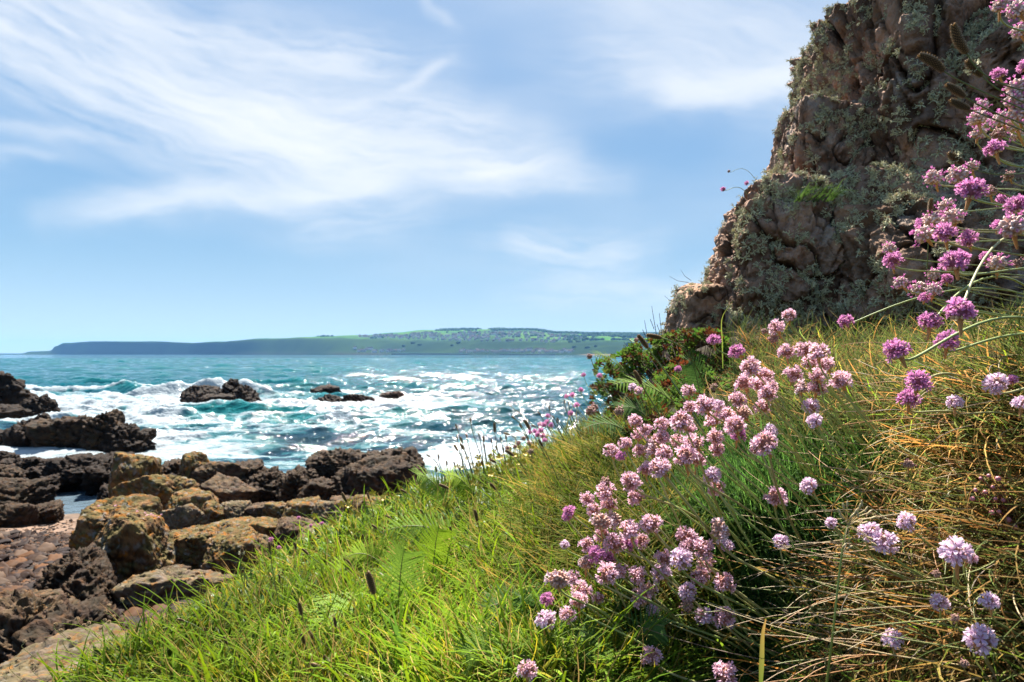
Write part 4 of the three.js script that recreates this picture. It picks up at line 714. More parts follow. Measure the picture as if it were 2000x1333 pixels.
// ---------------------------------------------------------------- the leafy bush at the foot of the outcrop
{
  const r = rng(808), bush = base('leafy_bush', hitBank(1290, 790) ?? at(1290, 790, 1.7)), o = bush.position; tag(bush, 'dense low bush with green and rust-red leaves left of the rock outcrop', 'bush');
  const lg = (seed) => { const m = new MB(), q = rng(seed); for (let k = 0; k < 5; k++) { const a = k * 1.3 + q(), l = 0.9 + 0.4 * q(), el = 0.25 + 0.6 * q(); const d = V(Math.cos(a) * Math.cos(el), Math.sin(el), Math.sin(a) * Math.cos(el)), s = V(-Math.sin(a), 0.3 * (q() - 0.5), Math.cos(a)); m.ribbon([V(0, 0, 0), d.clone().multiplyScalar(l * 0.35), d.clone().multiplyScalar(l * 0.7).add(V(0, -0.04, 0)), d.clone().multiplyScalar(l).add(V(0, -0.14, 0))], (t) => 0.30 * Math.sin(Math.PI * (0.06 + 0.9 * t)), () => s, () => [1, 1, 1], 0.35); } return m.geo(); };
  const stems = new MB(); const lists = [[], [], []];
  // outline of the bush in the picture, then depth inside the clump of shoots
  const top = [[1150, 800], [1165, 700], [1200, 690], [1240, 668], [1280, 655], [1330, 640], [1400, 640], [1440, 690]];
  for (let k = 0; k < 5200; k++) {
    const px = 1150 + 300 * r(), yt = lookup(top, px) + 6, py = yt + (880 - yt) * Math.pow(r(), 1.25) * 0.9; const h = hitBank(px, Math.max(py, 700)) ?? at(px, py, 1.85); const d = Math.min(2.1, Math.max(1.15, -h.z - 0.03 - 0.13 * r())); if (px > 1380 && py > 760) continue; if (px < 1210 && py > 850) continue;
    if (r() > (px - 1140 - 22 * N3(py * 0.05, 1.7, 0.3)) / 75) continue; const clumpy = N3(px * 0.03, py * 0.03, 4.4); if (clumpy < -0.28) continue;
    lists[k % 3].push([at(px, py, d), 0.005 + 0.006 * r(), r(), clumpy + 0.25 * r()]);
    if (k % 16 === 0) { const p = at(px, py, d).sub(o), q = p.clone().multiplyScalar(0.35).add(V(0.05, -0.05, 0)); stems.tube([q, q.clone().lerp(p, 0.5).add(V(0, 0.015, 0)), p], (t) => 0.0012 * (1 - 0.6 * t), 4, () => [1, 1, 1]); }
  }
  part('stem', stems.geo(false), std([0.09, 0.05, 0.03], 0.8), bush);
  const mm = new THREE.Matrix4(), q = new THREE.Quaternion(), mat = leafMat([1, 1, 1], 0.96, 0.4, { specularIntensity: 0.2 });
  lists.forEach((l, v) => { const im = new THREE.InstancedMesh(lg(30 + v), mat, l.length); im.name = 'leaves'; im.userData.kind = 'stuff'; im.castShadow = im.receiveShadow = true; l.forEach(([p, s, w, c], i) => { im.setMatrixAt(i, mm.compose(p.clone().sub(o), q.setFromEuler(new THREE.Euler((w - 0.5) * 1.8, w * 40, (w * 7 % 1 - 0.5) * 1.8)), V(s, s, s))); const red = w > 0.76 || c > 0.55; im.setColorAt(i, red ? lin(0.07 + 0.10 * (w * 13 % 1), 0.03 + 0.02 * (w * 3 % 1), 0.012) : lin(0.06 + 0.05 * (w * 9 % 1), 0.10 + 0.09 * (w * 5 % 1), 0.02)); }); bush.add(im); });
}
// bare twigs on the skyline beside the outcrop, and the grass tuft growing on it
{
  const tw = std([0.045, 0.035, 0.03], 0.8);
  [[1284, 700, 1273, 598, 'thin bare dark twig, tallest above the bush'], [1292, 700, 1288, 612, 'thin bare dark twig with a small tip right of the tallest one'], [1266, 700, 1259, 626, 'short bare dark twig left of the tallest one'], [1238, 700, 1218, 668, 'short forked twig at the top left of the bush']].forEach(([x0, y0, x1, y1, l]) => {
    const d = 1.8, p = at(x0, y0, d), q = at(x1, y1, d).sub(p), o = base('bare_twig', p), m = new MB(); m.tube([V(0, 0, 0), q.clone().multiplyScalar(0.5).add(V(0.004, 0, 0)), q], (t) => 0.0016 * (1 - 0.7 * t), 5, () => [1, 1, 1]); part('stem', m.geo(false), tw, o); const m2 = new MB(); m2.tube([q.clone().multiplyScalar(0.55), q.clone().multiplyScalar(0.72).add(V(-0.008, 0.004, 0))], () => 0.0008, 4, () => [1, 1, 1]); part('side_twig', m2.geo(false), tw, o); tag(o, l, 'twig');
  });
  [[1345, 552, 1308, 540], [1350, 548, 1330, 528], [1322, 590, 1298, 578]].forEach(([x0, y0, x1, y1], k) => { const p = at(x0, y0, 2.08), q = at(x1, y1, 2.05).sub(p), o = base('bare_twig', p), m = new MB(); m.tube([V(0, 0, 0), q.clone().multiplyScalar(0.6).add(V(0, -0.006, 0)), q], (t) => 0.001 * (1 - 0.6 * t), 4, () => [1, 1, 1]); part('stem', m.geo(false), tw, o); tag(o, ['dry twig sticking out left from the lowest step of the outcrop, lower of the pair', 'dry twig sticking out left from the lowest step of the outcrop, upper of the pair', 'dry twig at the very foot of the outcrop\'s left edge'][k], 'twig'); });
  const p = at(1590, 392, 1.88), o = base('grass_tuft', p), r = rng(66), m = new MB(), m2 = new MB(); tag(o, 'tuft of green grass growing from a ledge of the rock outcrop', 'grass tuft');
  for (let k = 0; k < 70; k++) { const a = -2.6 + r() * 2.6, l = 0.05 + 0.07 * r(), d0 = V(Math.cos(a) * 0.9, 0.35 + 0.6 * r(), 0.35 + 0.3 * r()).normalize(), b = V((r() - 0.5) * 0.1, 0, (r() - 0.5) * 0.04), e = b.clone().addScaledVector(d0, l * 0.5), f = e.clone().addScaledVector(d0, l * 0.4).add(V(0, -l * 0.35, 0.01)); (k % 6 ? m : m2).ribbon([b, b.clone().lerp(e, 0.6), e, f], (t) => 0.0016 * (1 - 0.85 * t), () => V(0.3, 0.5, 0.8).cross(d0).normalize(), (t) => mix3([0.05, 0.09, 0.02], [0.08, 0.15, 0.02], t * r())); }
  part('blades', m.geo(), grassMat, o); part('dry_blades', m2.geo(false), std([0.22, 0.17, 0.08], 0.8), o);
}

// ---------------------------------------------------------------- thrift
const FL = {
  p: { petal: [0.82, 0.55, 0.66], throat: [0.58, 0.24, 0.28], cup: [0.42, 0.19, 0.15], n: 22, bumps: 30, open: 0.29, cupR: 0.67 },
  m: { petal: [0.70, 0.31, 0.54], throat: [0.36, 0.05, 0.26], cup: [0.36, 0.12, 0.20], n: 24, bumps: 26, open: 0.30, cupR: 0.64 },
  l: { petal: [0.80, 0.62, 0.72], throat: [0.55, 0.28, 0.50], cup: [0.42, 0.24, 0.20], n: 20, bumps: 12, open: 0.36, cupR: 0.58 },
  c: { petal: [0.62, 0.22, 0.48], throat: [0.30, 0.04, 0.20], cup: [0.74, 0.50, 0.46], n: 20, bumps: 48, open: 0.13, cupR: 0.84 },
  q: { petal: [0.84, 0.63, 0.70], throat: [0.5, 0.25, 0.25], cup: [0.50, 0.27, 0.21], n: 10, bumps: 42, open: 0.24, cupR: 0.78 },
  b: { petal: [0.50, 0.25, 0.30], throat: [0.4, 0.2, 0.2], cup: [0.38, 0.21, 0.16], n: 5, bumps: 46, open: 0.16, cupR: 0.84 },
  d: { petal: [0.4, 0.3, 0.2], throat: [0.3, 0.2, 0.1], cup: [0.34, 0.22, 0.11], n: 0, bumps: 34, open: 0.16, cupR: 0.8 },
};
const headMats = {}; for (const k in FL) headMats[k] = [new THREE.MeshPhysicalMaterial({ vertexColors: true, roughness: 0.98, transmission: 0.4, thickness: 0, specularIntensity: 0.12, side: THREE.DoubleSide }), new THREE.MeshPhysicalMaterial({ vertexColors: true, roughness: 0.75, side: THREE.DoubleSide, sheen: 0.4, sheenColor: lin(0.8, 0.6, 0.55), sheenRoughness: 0.6 })];
const headCache = new Map();
function headGeo(type, variant) {
  const key = type + variant; if (headCache.has(key)) return headCache.get(key);
  const T = FL[type], r = rng(key.charCodeAt(0) * 997 + variant * 131), florets = [], cup = new MB();
  const dirs = []; const N = Math.max(T.n, T.bumps); for (let k = 0; k < N; k++) { const y = 1 - 1.42 * (k + 0.5) / N, a = k * 2.39996 + r() * 0.5, q = Math.sqrt(Math.max(0, 1 - y * y)); dirs.push(V(q * Math.cos(a), y + (r() - 0.5) * 0.12, q * Math.sin(a)).normalize()); }
  for (let k = 0; k < T.n; k++) {
    const dir = dirs[Math.floor(k * N / T.n)].clone().add(V(r() - 0.5, r() - 0.5, r() - 0.5).multiplyScalar(0.3)).normalize(), m = new MB(), u = V(0.3, 0.2, 0.9).cross(dir).normalize(), w = V(0, 0, 0).crossVectors(dir, u), R = T.open * (0.8 + 0.4 * r()), c0 = dir.clone().multiplyScalar(T.cupR * (0.92 + 0.2 * r())), rise = 0.16 + 0.27 * r(), n = 5, ph = r() * 6;
    const tone = 0.85 + 0.3 * r(), pc = T.petal.map((x) => Math.min(0.85, x * tone)), off = (a, d, h) => c0.clone().addScaledVector(u, Math.cos(a) * d).addScaledVector(w, Math.sin(a) * d).addScaledVector(dir, h), ctr = m.v(...off(0, 0, 0).toArray(), T.throat);
    for (let i = 0; i < n; i++) {
      const a = ph + i * 6.283 / n + (r() - 0.5) * 0.25, l = R * (0.85 + 0.3 * r()), hw = 0.46, h = rise * (0.8 + 0.4 * r());
      const A = m.v(...off(a - hw, l * 0.62, h * 0.8).toArray(), mix3(T.throat, pc, 0.8)), B = m.v(...off(a + hw, l * 0.62, h * 0.8).toArray(), mix3(T.throat, pc, 0.8)), C = m.v(...off(a - hw * 0.62, l, h * (0.9 + 0.3 * r())).toArray(), pc), D = m.v(...off(a + hw * 0.62, l, h * (0.9 + 0.3 * r())).toArray(), pc), E = m.v(...off(a, l * 0.98, h * 1.1 - 0.05).toArray(), pc), M = m.v(...off(a, l * 0.6, h * 0.62).toArray(), mix3(T.throat, pc, 0.6));
      m.t(ctr, A, M); m.t(ctr, M, B); m.q(A, C, E, M); m.q(M, E, D, B);
    }
    florets.push(m.geo());
  }
  const cone = (dir, r0, r1, wid, c0, c1) => { const u = V(0.2, 0.9, 0.3).cross(dir).normalize(), w = V(0, 0, 0).crossVectors(dir, u), ring = [], mid = []; for (let i = 0; i < 5; i++) { const a = i * 1.2566, e = u.clone().multiplyScalar(Math.cos(a)).addScaledVector(w, Math.sin(a)); ring.push(cup.v(...dir.clone().multiplyScalar(r0).addScaledVector(e, wid * 0.7).toArray(), c0)); mid.push(cup.v(...dir.clone().multiplyScalar(mix(r0, r1, 0.72)).addScaledVector(e, wid).toArray(), mix3(c0, c1, 0.5))); } const t = cup.v(...dir.clone().multiplyScalar(r1).toArray(), c1); for (let i = 0; i < 5; i++) { const j = (i + 1) % 5; cup.q(ring[i], mid[i], mid[j], ring[j]); cup.t(mid[i], t, mid[j]); } };
  for (let k = 0; k < T.bumps; k++) { const dir = dirs[Math.floor(k * N / T.bumps)].clone().add(V(r() - 0.5, r() - 0.5, r() - 0.5).multiplyScalar(0.4)).normalize(), f = 0.75 + 0.5 * r(), c = T.cup.map((x) => Math.min(0.8, x * f)); cone(dir, 0.4, T.cupR * (1.0 + 0.22 * r()), T.bumps > 30 ? 0.15 : 0.13, [c[0] * 0.7, c[1] * 0.7, c[2] * 0.6], c); }
  const core = new THREE.IcosahedronGeometry(0.52, 2); core.deleteAttribute('uv'); { const n = core.attributes.position.count, c = []; for (let i = 0; i < n; i++) c.push(T.cup[0] * 0.6, T.cup[1] * 0.5, T.cup[2] * 0.45); core.setAttribute('color', new THREE.Float32BufferAttribute(c, 3)); }
  for (let k = 0; k < 9; k++) { const a = k * 0.698, y = -0.62, dir = V(Math.cos(a) * 0.8, y, Math.sin(a) * 0.8).normalize(); cone(dir, 0.35, 0.78, 0.17, [0.42, 0.24, 0.10], [0.55, 0.36, 0.20]); }       // papery bracts beneath
  const cg = mergeGeometries([cup.geo().toNonIndexed(), core.index ? core.toNonIndexed() : core]);
  const out = { florets, petals: florets.length ? mergeGeometries(florets) : null, cup: cg }; headCache.set(key, out); return out;
}
const stemMat = std([0.24, 0.29, 0.085], 0.4), stemMat2 = std([0.30, 0.28, 0.11], 0.45), sheathMat = std([0.42, 0.20, 0.065], 0.7), sheathGeo = new THREE.CylinderGeometry(0.5, 1.25, 1, 7, 1).translate(0, 0.5, 0).rotateX(Math.PI).translate(0, 0.0, 0);
const words = ['', 'first', 'second', 'third', 'fourth', 'fifth', 'sixth', 'seventh', 'eighth', 'ninth', 'tenth', 'eleventh', 'twelfth', 'thirteenth', 'fourteenth', 'fifteenth', 'sixteenth', 'seventeenth', 'eighteenth', 'nineteenth', 'twentieth'];
const tens = ['', '', 'twenty', 'thirty', 'forty'], nth = (n) => words[n] ?? (n % 10 ? tens[Math.floor(n / 10)] + '-' + words[n % 10] : n === 30 ? 'thirtieth' : 'fortieth');
const look = { p: 'pale pink', m: 'bright magenta', l: 'pale lilac', c: 'cream-pink budding', q: 'half-faded pink', b: 'brownish pink faded', d: 'straw brown dried' };
let flowerCount = 0;
function thrift(where, list, base2, o = {}) {                       // list: [column, row, diameter, type]; base2(px, py, r): pixel of the stem's foot
  const r = rng(where.length * 53 + list.length), order = [...list].sort((a, b) => a[0] - b[0]);
  for (const [px, py, dia, type0] of list) {
    const type = type0 === 'p' && r() < 0.12 ? 'q' : type0;
    const n = order.indexOf(order.find((q) => q[0] === px && q[1] === py)) + 1, [bx, by] = base2(px, py, r), hb = hitBank(px, py), foot = hitBank(bx, by);
    let d = Math.min(o.far ?? 1.05, Math.max(0.36, (type === 'b' || type === 'd' ? 0.017 : 0.0225) * F / dia)) * (o.k ?? 1);
    if (o.d) d = o.d; if (hb && !o.free) d = Math.min(d, -hb.z - (o.clear ?? 0.055)); let B = foot ?? at(bx, by, d + 0.1);
    if (-B.z < d + 0.03) d = Math.max(0.33, -B.z - 0.03);
    const P = at(px, py, d), R = dia / 2 / F * d * (type === 'm' ? 0.9 : 1), tilt = o.tilt ?? [-0.35, 0.85, 0.3], axis = V(tilt[0] + (r() - 0.5) * 0.8, tilt[1] + (r() - 0.5) * 0.35, tilt[2] + (r() - 0.5) * 0.7).normalize();
    const g = base(type === 'd' ? 'dried_flower' : 'thrift_flower', B), end = P.clone().addScaledVector(axis, -R * 0.45).sub(B), len = end.length(), nrm = bankN(B.x, -B.z);
    const c1 = nrm.clone().multiplyScalar((o.lift ?? 0.7) * len).add(V(-0.10 * len, 0.12 * len * (o.lift ?? 1), 0.18 * len * (o.lift ?? 1))).lerp(end.clone().multiplyScalar(0.4), 0.4), c2 = end.clone().addScaledVector(axis, -Math.min(len * 0.32, R * 3.2)).addScaledVector(c1, 0.06);
    const curve = new THREE.CubicBezierCurve3(V(0, 0, 0), c1, c2, end), m = new MB(), sr = Math.min(0.0012, R * 0.115); m.tube(curve.getPoints(18), (t) => sr * (1.1 - 0.25 * t), 6, () => [1, 1, 1]);
    part('stem', m.geo(false), r() < 0.6 ? stemMat : stemMat2, g);
    const v = Math.floor(r() * 4), G = headGeo(type, v), q = new THREE.Quaternion().setFromUnitVectors(V(0, 1, 0), axis).multiply(new THREE.Quaternion().setFromAxisAngle(V(0, 1, 0), r() * 6.283)), head = part('flower_head', G.cup, headMats[type][1], g);
    head.position.copy(end).addScaledVector(axis, R * 0.45); head.quaternion.copy(q); head.scale.setScalar(R * 0.98);
    if (G.petals) { if (dia >= 44) for (const f of G.florets) part('floret', f, headMats[type][0], head); else part('petals', G.petals, headMats[type][0], head); }
    if (dia > 20) { const s = part('sheath', sheathGeo, sheathMat, g); s.position.copy(end).addScaledVector(axis, R * 0.05); s.quaternion.setFromUnitVectors(V(0, 1, 0), axis); s.scale.set(sr * 1.5, R * (0.8 + 0.6 * r()), sr * 1.5); }
    const rank = list.length === 1 ? '' : n === 1 ? ', leftmost' : n === list.length ? ', rightmost' : `, ${words[n] ?? n} from left`;
    tag(g, `${look[type]} ${type === 'd' ? 'seed head' : 'flower'} ${where}${rank}`, 'flower', type === 'd' ? 'dried seed heads at the grass edge' : 'thrift flowers on the bank'); flowerCount++;
  }
}
const offRight = (px, py, r) => [2090 + 130 * r(), py + 40 + 70 * r() + (2000 - px) * 0.12], downRight = (px, py, r) => [px + 95 + 110 * r(), py + 150 + 90 * r()], under = (px, py, r) => [px + 70 + 120 * r(), py + 105 + 90 * r()];
thrift('in the top right corner', [[1955, 12, 36, 'c'], [1988, 20, 42, 'c'], [1992, 62, 32, 'c'], [2003, 130, 32, 'm']], offRight, { lift: 0.12 });
thrift("at the right edge beside the brown seed heads", [[1951, 146, 32, 'm'], [1986, 172, 42, 'c'], [1981, 198, 42, 'c'], [1990, 222, 42, 'c'], [1984, 246, 36, 'c']], offRight, { lift: 0.12 });
thrift("in the tight group under the brown seed heads", [[1917, 209, 30, 'c'], [1911, 232, 38, 'c'], [1956, 234, 36, 'c'], [1912, 261, 32, 'c'], [1950, 263, 30, 'b'], [1931, 242, 24, 'c']], offRight, { lift: 0.12 });
thrift("just below the tight group at right", [[1944, 291, 42, 'm'], [1990, 262, 32, 'c'], [1971, 345, 24, 'b']], offRight, { lift: 0.12 });
thrift("in the upper row before the lichen rock", [[1825, 348, 38, 'c'], [1870, 344, 46, 'c'], [1898, 327, 30, 'c'], [1898, 374, 58, 'm'], [1935, 376, 28, 'b'], [1987, 404, 50, 'm'], [1957, 392, 28, 'm']], offRight, { lift: 0.12 });
thrift("in the clustered middle row before the rock", [[1850, 404, 36, 'c'], [1863, 426, 44, 'c'], [1820, 433, 40, 'c'], [1803, 440, 36, 'm'], [1806, 460, 42, 'c'], [1846, 456, 46, 'm'], [1890, 468, 40, 'm']], offRight, { lift: 0.12 });
thrift("right of the clustered middle row", [[1978, 444, 56, 'c'], [1948, 442, 26, 'm'], [1949, 516, 40, 'c'], [1926, 502, 24, 'm'], [1988, 515, 22, 'b']], offRight, { lift: 0.12 });
thrift("before the lower part of the rock", [[1738, 486, 28, 'c'], [1744, 509, 40, 'm'], [1866, 514, 58, 'm'], [1823, 537, 28, 'c'], [1848, 520, 24, 'b'], [1760, 554, 30, 'c'], [1796, 566, 36, 'c'], [1825, 567, 32, 'c'], [1850, 545, 24, 'm'], [1806, 582, 26, 'm']], offRight, { lift: 0.12 });
thrift("among large magenta heads at the rock foot", [[1876, 610, 62, 'm'], [1817, 631, 48, 'm'], [1850, 667, 50, 'm'], [1754, 686, 58, 'm'], [1653, 627, 32, 'm']], (px, py, r) => [2070 + 90 * r(), py + 30 + 20 * r() + (2000 - px) * 0.06]);
thrift('over the golden grass at the right edge', [[1794, 746, 54, 'm'], [1777, 779, 46, 'm'], [1946, 750, 46, 'l'], [1978, 742, 24, 'm'], [1996, 790, 36, 'l'], [1866, 787, 32, 'l']], (px, py, r) => [px + 150 + 90 * r(), py + 45 + 35 * r()]);
thrift("on tall stems at the outcrop foot", [[1543, 618, 28, 'p'], [1518, 640, 32, 'p'], [1511, 662, 24, 'b'], [1537, 688, 32, 'p'], [1493, 648, 14, 'b']], downRight);
thrift('standing alone against the dark rock foot', [[1395, 666, 30, 'm'], [1440, 688, 36, 'm']], downRight);
thrift("in the pale cluster's upper right bunch", [[1572, 684, 34, 'p'], [1598, 690, 40, 'p'], [1585, 708, 34, 'p'], [1615, 713, 34, 'p'], [1550, 732, 36, 'p'], [1597, 735, 32, 'p'], [1565, 759, 32, 'p'], [1597, 758, 36, 'p'], [1642, 745, 40, 'p']], downRight);
thrift("under the pale cluster's upper right bunch", [[1584, 795, 36, 'l'], [1592, 823, 32, 'l']], downRight);
thrift('in the upper middle of the pale cluster', [[1468, 718, 42, 'p'], [1495, 736, 34, 'p'], [1485, 752, 32, 'p'], [1455, 750, 40, 'p'], [1509, 756, 26, 'p'], [1500, 770, 34, 'p'], [1440, 782, 34, 'p'], [1490, 796, 32, 'p']], downRight);
thrift('in the heart of the pale cluster', [[1377, 793, 42, 'p'], [1401, 793, 28, 'l'], [1348, 797, 28, 'p'], [1392, 822, 34, 'p'], [1420, 812, 34, 'p'], [1450, 811, 36, 'p'], [1436, 833, 44, 'p'], [1441, 850, 38, 'm'], [1398, 855, 34, 'p'], [1402, 880, 30, 'p'], [1345, 765, 28, 'p']], downRight);
thrift('on the right flank of the pale cluster', [[1495, 866, 52, 'p'], [1506, 842, 28, 'l'], [1482, 878, 30, 'p']], downRight);
thrift("in the big-headed left of the pale cluster", [[1332, 825, 46, 'p'], [1347, 839, 26, 'p'], [1355, 868, 42, 'p'], [1322, 862, 28, 'p'], [1339, 893, 46, 'p'], [1362, 898, 36, 'p'], [1291, 916, 46, 'p'], [1262, 918, 32, 'p']], downRight);
thrift("in the small-headed fringe of the pale cluster", [[1295, 830, 32, 'p'], [1294, 855, 30, 'p'], [1262, 842, 28, 'p'], [1240, 823, 28, 'p'], [1248, 850, 30, 'p'], [1222, 868, 28, 'p'], [1272, 878, 36, 'p'], [1297, 886, 34, 'p'], [1250, 881, 28, 'p'], [1281, 862, 26, 'p'], [1195, 882, 32, 'p'], [1213, 892, 24, 'm']], downRight);
thrift('in the pair at the centre of the green cushion', [[1392, 930, 38, 'l'], [1400, 957, 36, 'p']], downRight);
thrift('alone on the green cushion', [[1581, 950, 36, 'l'], [1515, 973, 42, 'p'], [1525, 1059, 32, 'l']], downRight);
thrift('in the pair left of the green cushion', [[1232, 942, 42, 'p'], [1242, 972, 36, 'p']], under);
thrift("at the top of the lower cluster", [[1182, 942, 22, 'b'], [1183, 962, 40, 'p'], [1147, 976, 30, 'p'], [1160, 996, 28, 'p'], [1190, 985, 32, 'p']], under);
thrift("in the pair left of the lower cluster", [[1112, 1001, 30, 'm'], [1108, 1010, 24, 'm']], under);
thrift('in the upper half of the lower cluster', [[1175, 1022, 42, 'p'], [1200, 1016, 36, 'p'], [1176, 1047, 34, 'p'], [1231, 1038, 44, 'p'], [1230, 1062, 34, 'm'], [1255, 1058, 32, 'p'], [1272, 1026, 44, 'p'], [1200, 1063, 42, 'p']], under);
thrift('at the left edge of the lower cluster', [[1103, 1065, 20, 'l'], [1146, 1065, 32, 'p'], [1166, 1084, 40, 'm'], [1145, 1101, 34, 'p']], under);
thrift('in the lower half of the lower cluster', [[1190, 1093, 34, 'm'], [1188, 1122, 46, 'p'], [1213, 1118, 32, 'p'], [1246, 1125, 38, 'p']], under);
thrift('in the upper part of the right lower cluster', [[1340, 1050, 42, 'p'], [1375, 1073, 44, 'p'], [1407, 1037, 46, 'p'], [1420, 1066, 28, 'l'], [1346, 1067, 30, 'p']], under);
thrift('in the middle of the right lower cluster', [[1297, 1092, 36, 'p'], [1330, 1092, 46, 'l'], [1293, 1120, 42, 'l'], [1380, 1105, 36, 'p'], [1370, 1128, 38, 'p'], [1344, 1157, 38, 'l'], [1415, 1140, 42, 'p'], [1340, 1076, 30, 'p']], under);
thrift('at the foot of the right lower cluster', [[1252, 1170, 42, 'p'], [1266, 1153, 34, 'p'], [1276, 1193, 28, 'l'], [1342, 1184, 28, 'b'], [1376, 1205, 38, 'l'], [1416, 1208, 44, 'p']], (px, py, r) => [px + 130 + 130 * r(), py + 70 + 50 * r()]);
thrift("at lower left, above the ferns", [[1090, 1134, 48, 'p'], [1118, 1130, 30, 'p'], [1135, 1155, 42, 'p'], [1131, 1175, 36, 'p'], [1169, 1170, 24, 'p'], [1069, 1171, 32, 'm'], [1066, 1213, 44, 'l'], [1108, 1203, 34, 'p']], under);
thrift('at the bottom edge of the picture', [[1030, 1311, 40, 'p'], [1273, 1285, 42, 'p'], [1418, 1318, 50, 'p']], under);
thrift("beside the pale grass seed stalk", [[1699, 1040, 44, 'l'], [1729, 1060, 50, 'l'], [1624, 1022, 24, 'l'], [1772, 1020, 38, 'l']], (px, py, r) => [px + 190, py + 140 + 50 * r()]);
thrift("wide open in the dry grass at right", [[1866, 1080, 64, 'l'], [1892, 1090, 30, 'p']], (px, py, r) => [px + 110, py + 130 + 40 * r()]);
thrift('low down in the dry grass at the right', [[1836, 1178, 36, 'l'], [1932, 1176, 38, 'l'], [1744, 1250, 42, 'l'], [1917, 1250, 62, 'l'], [1775, 908, 22, 'b'], [1830, 1122, 18, 'b'], [1866, 1208, 18, 'b'], [1884, 1297, 18, 'b']], (px, py, r) => [px + 80 + 40 * r(), py + 110 + 40 * r()]);
thrift("left of the bush against the sea", [[1140, 733, 11, 'm'], [1171, 735, 14, 'm'], [1135, 762, 12, 'm'], [1107, 775, 11, 'm'], [1118, 772, 12, 'm'], [1127, 792, 13, 'm'], [1115, 808, 12, 'm']], (px, py, r) => [px + 60, Math.max(835, py + 60 + 30 * r())], { d: 1.7, free: true });
thrift('in the bush, round and faded', [[1155, 804, 24, 'b'], [1161, 797, 18, 'b'], [1210, 804, 22, 'b'], [1152, 697, 13, 'b'], [1395, 757, 18, 'b'], [1325, 722, 16, 'm'], [1236, 757, 18, 'l'], [1248, 764, 18, 'p'], [1243, 665, 12, 'b']], (px, py, r) => [px + 40, py + 75], { d: 1.4 });
thrift("in the purple knot on the ridge", [[1050, 850, 14, 'm'], [1057, 842, 14, 'm'], [1063, 830, 13, 'm'], [1068, 825, 12, 'm'], [1076, 831, 12, 'm'], [1045, 843, 12, 'm'], [1060, 852, 13, 'm'], [1064, 861, 12, 'm'], [1055, 830, 11, 'p'], [1035, 845, 10, 'm'], [1034, 838, 9, 'm']], (px, py, r) => [px + 40 * r() + 10, py + 80], { d: 1.7, free: true });
thrift('small and rosy on the grass ridge', [[1013, 866, 11, 'b'], [1023, 857, 11, 'b'], [1034, 866, 12, 'b'], [1037, 883, 14, 'b'], [991, 876, 11, 'b'], [1006, 873, 10, 'b'], [1070, 813, 11, 'm']], (px, py, r) => [px + 15 + 20 * r(), py + 65], { d: 1.85, free: true });
thrift('small on the left slope by the rocks', [[529, 1055, 11, 'm'], [545, 1070, 9, 'm'], [628, 1023, 9, 'm'], [607, 1028, 9, 'm'], [583, 1012, 8, 'm']], (px, py, r) => [px + 8, py + 60], { d: 1.45, free: true });
thrift('on the skyline left of the outcrop', [[1413, 370, 12, 'm'], [1459, 358, 11, 'm'], [1424, 335, 7, 'b']], (px, py, r) => [px + 55, py + 22], { d: 1.98, free: true, tilt: [-0.8, 0.5, 0.1] });
{
  const dd = []; const r = rng(55); for (const [x, y] of [[108, 1220], [150, 1210], [212, 1184], [238, 1172], [206, 1195], [222, 1205], [118, 1232], [164, 1222], [173, 1218], [204, 1212], [212, 1216], [32, 1292], [14, 1314], [63, 1298], [134, 1247], [47, 1254], [196, 1228]]) dd.push([x, y, 8 + 3 * r(), 'd']);
  thrift('at the grass edge, lower left', dd, (px, py, q) => [px + 30 + 40 * q(), Math.max(py + 60, 1322 - (px + 40) * 0.42)], { d: 0.95, free: true, tilt: [-0.2, 0.9, 0.1] });
}
console.log('thrift', flowerCount);

// ---------------------------------------------------------------- ribwort plantain
const seedGeo = [0, 1, 2].map((k) => {
  const r = rng(71 + k), m = new MB(), n = 190, bend = [0, 0.16, 0.3][k];
  for (let i = 0; i < n; i++) {
    const t = (i + 0.5) / n, y = t - 0.5, prof = 0.125 * Math.pow(Math.sin(Math.PI * (0.08 + 0.84 * t)), 0.6), a = i * 2.39996, o = V(bend * (0.25 - y * y) * 1, y, 0), dir = V(Math.cos(a), 0.25 + 0.3 * r(), Math.sin(a)).normalize(), b = o.clone().addScaledVector(V(Math.cos(a), 0, Math.sin(a)), prof), s = V(-Math.sin(a), 0, Math.cos(a)), L = 0.055 + 0.045 * r(), w = 0.03;
    const A = m.v(...b.clone().addScaledVector(s, -w).addScaledVector(dir, -0.05).toArray(), [0.055, 0.028, 0.012]), B = m.v(...b.clone().addScaledVector(s, w).addScaledVector(dir, -0.05).toArray(), [0.055, 0.028, 0.012]), U = m.v(...b.clone().add(V(0, 0.05, 0)).toArray(), [0.10, 0.055, 0.022]), T = m.v(...b.clone().addScaledVector(dir, L).toArray(), [0.50, 0.29, 0.10]); m.t(A, B, T); m.t(B, U, T); m.t(U, A, T);
  }
  const pts = []; for (let i = 0; i <= 8; i++) { const y = i / 8 - 0.5; pts.push(V(bend * (0.25 - y * y), y, 0)); } m.tube(pts, (t) => 0.11 * Math.pow(Math.sin(Math.PI * (0.05 + 0.9 * t)), 0.6), 7, () => [0.07, 0.036, 0.016]);
  return m.geo();
});
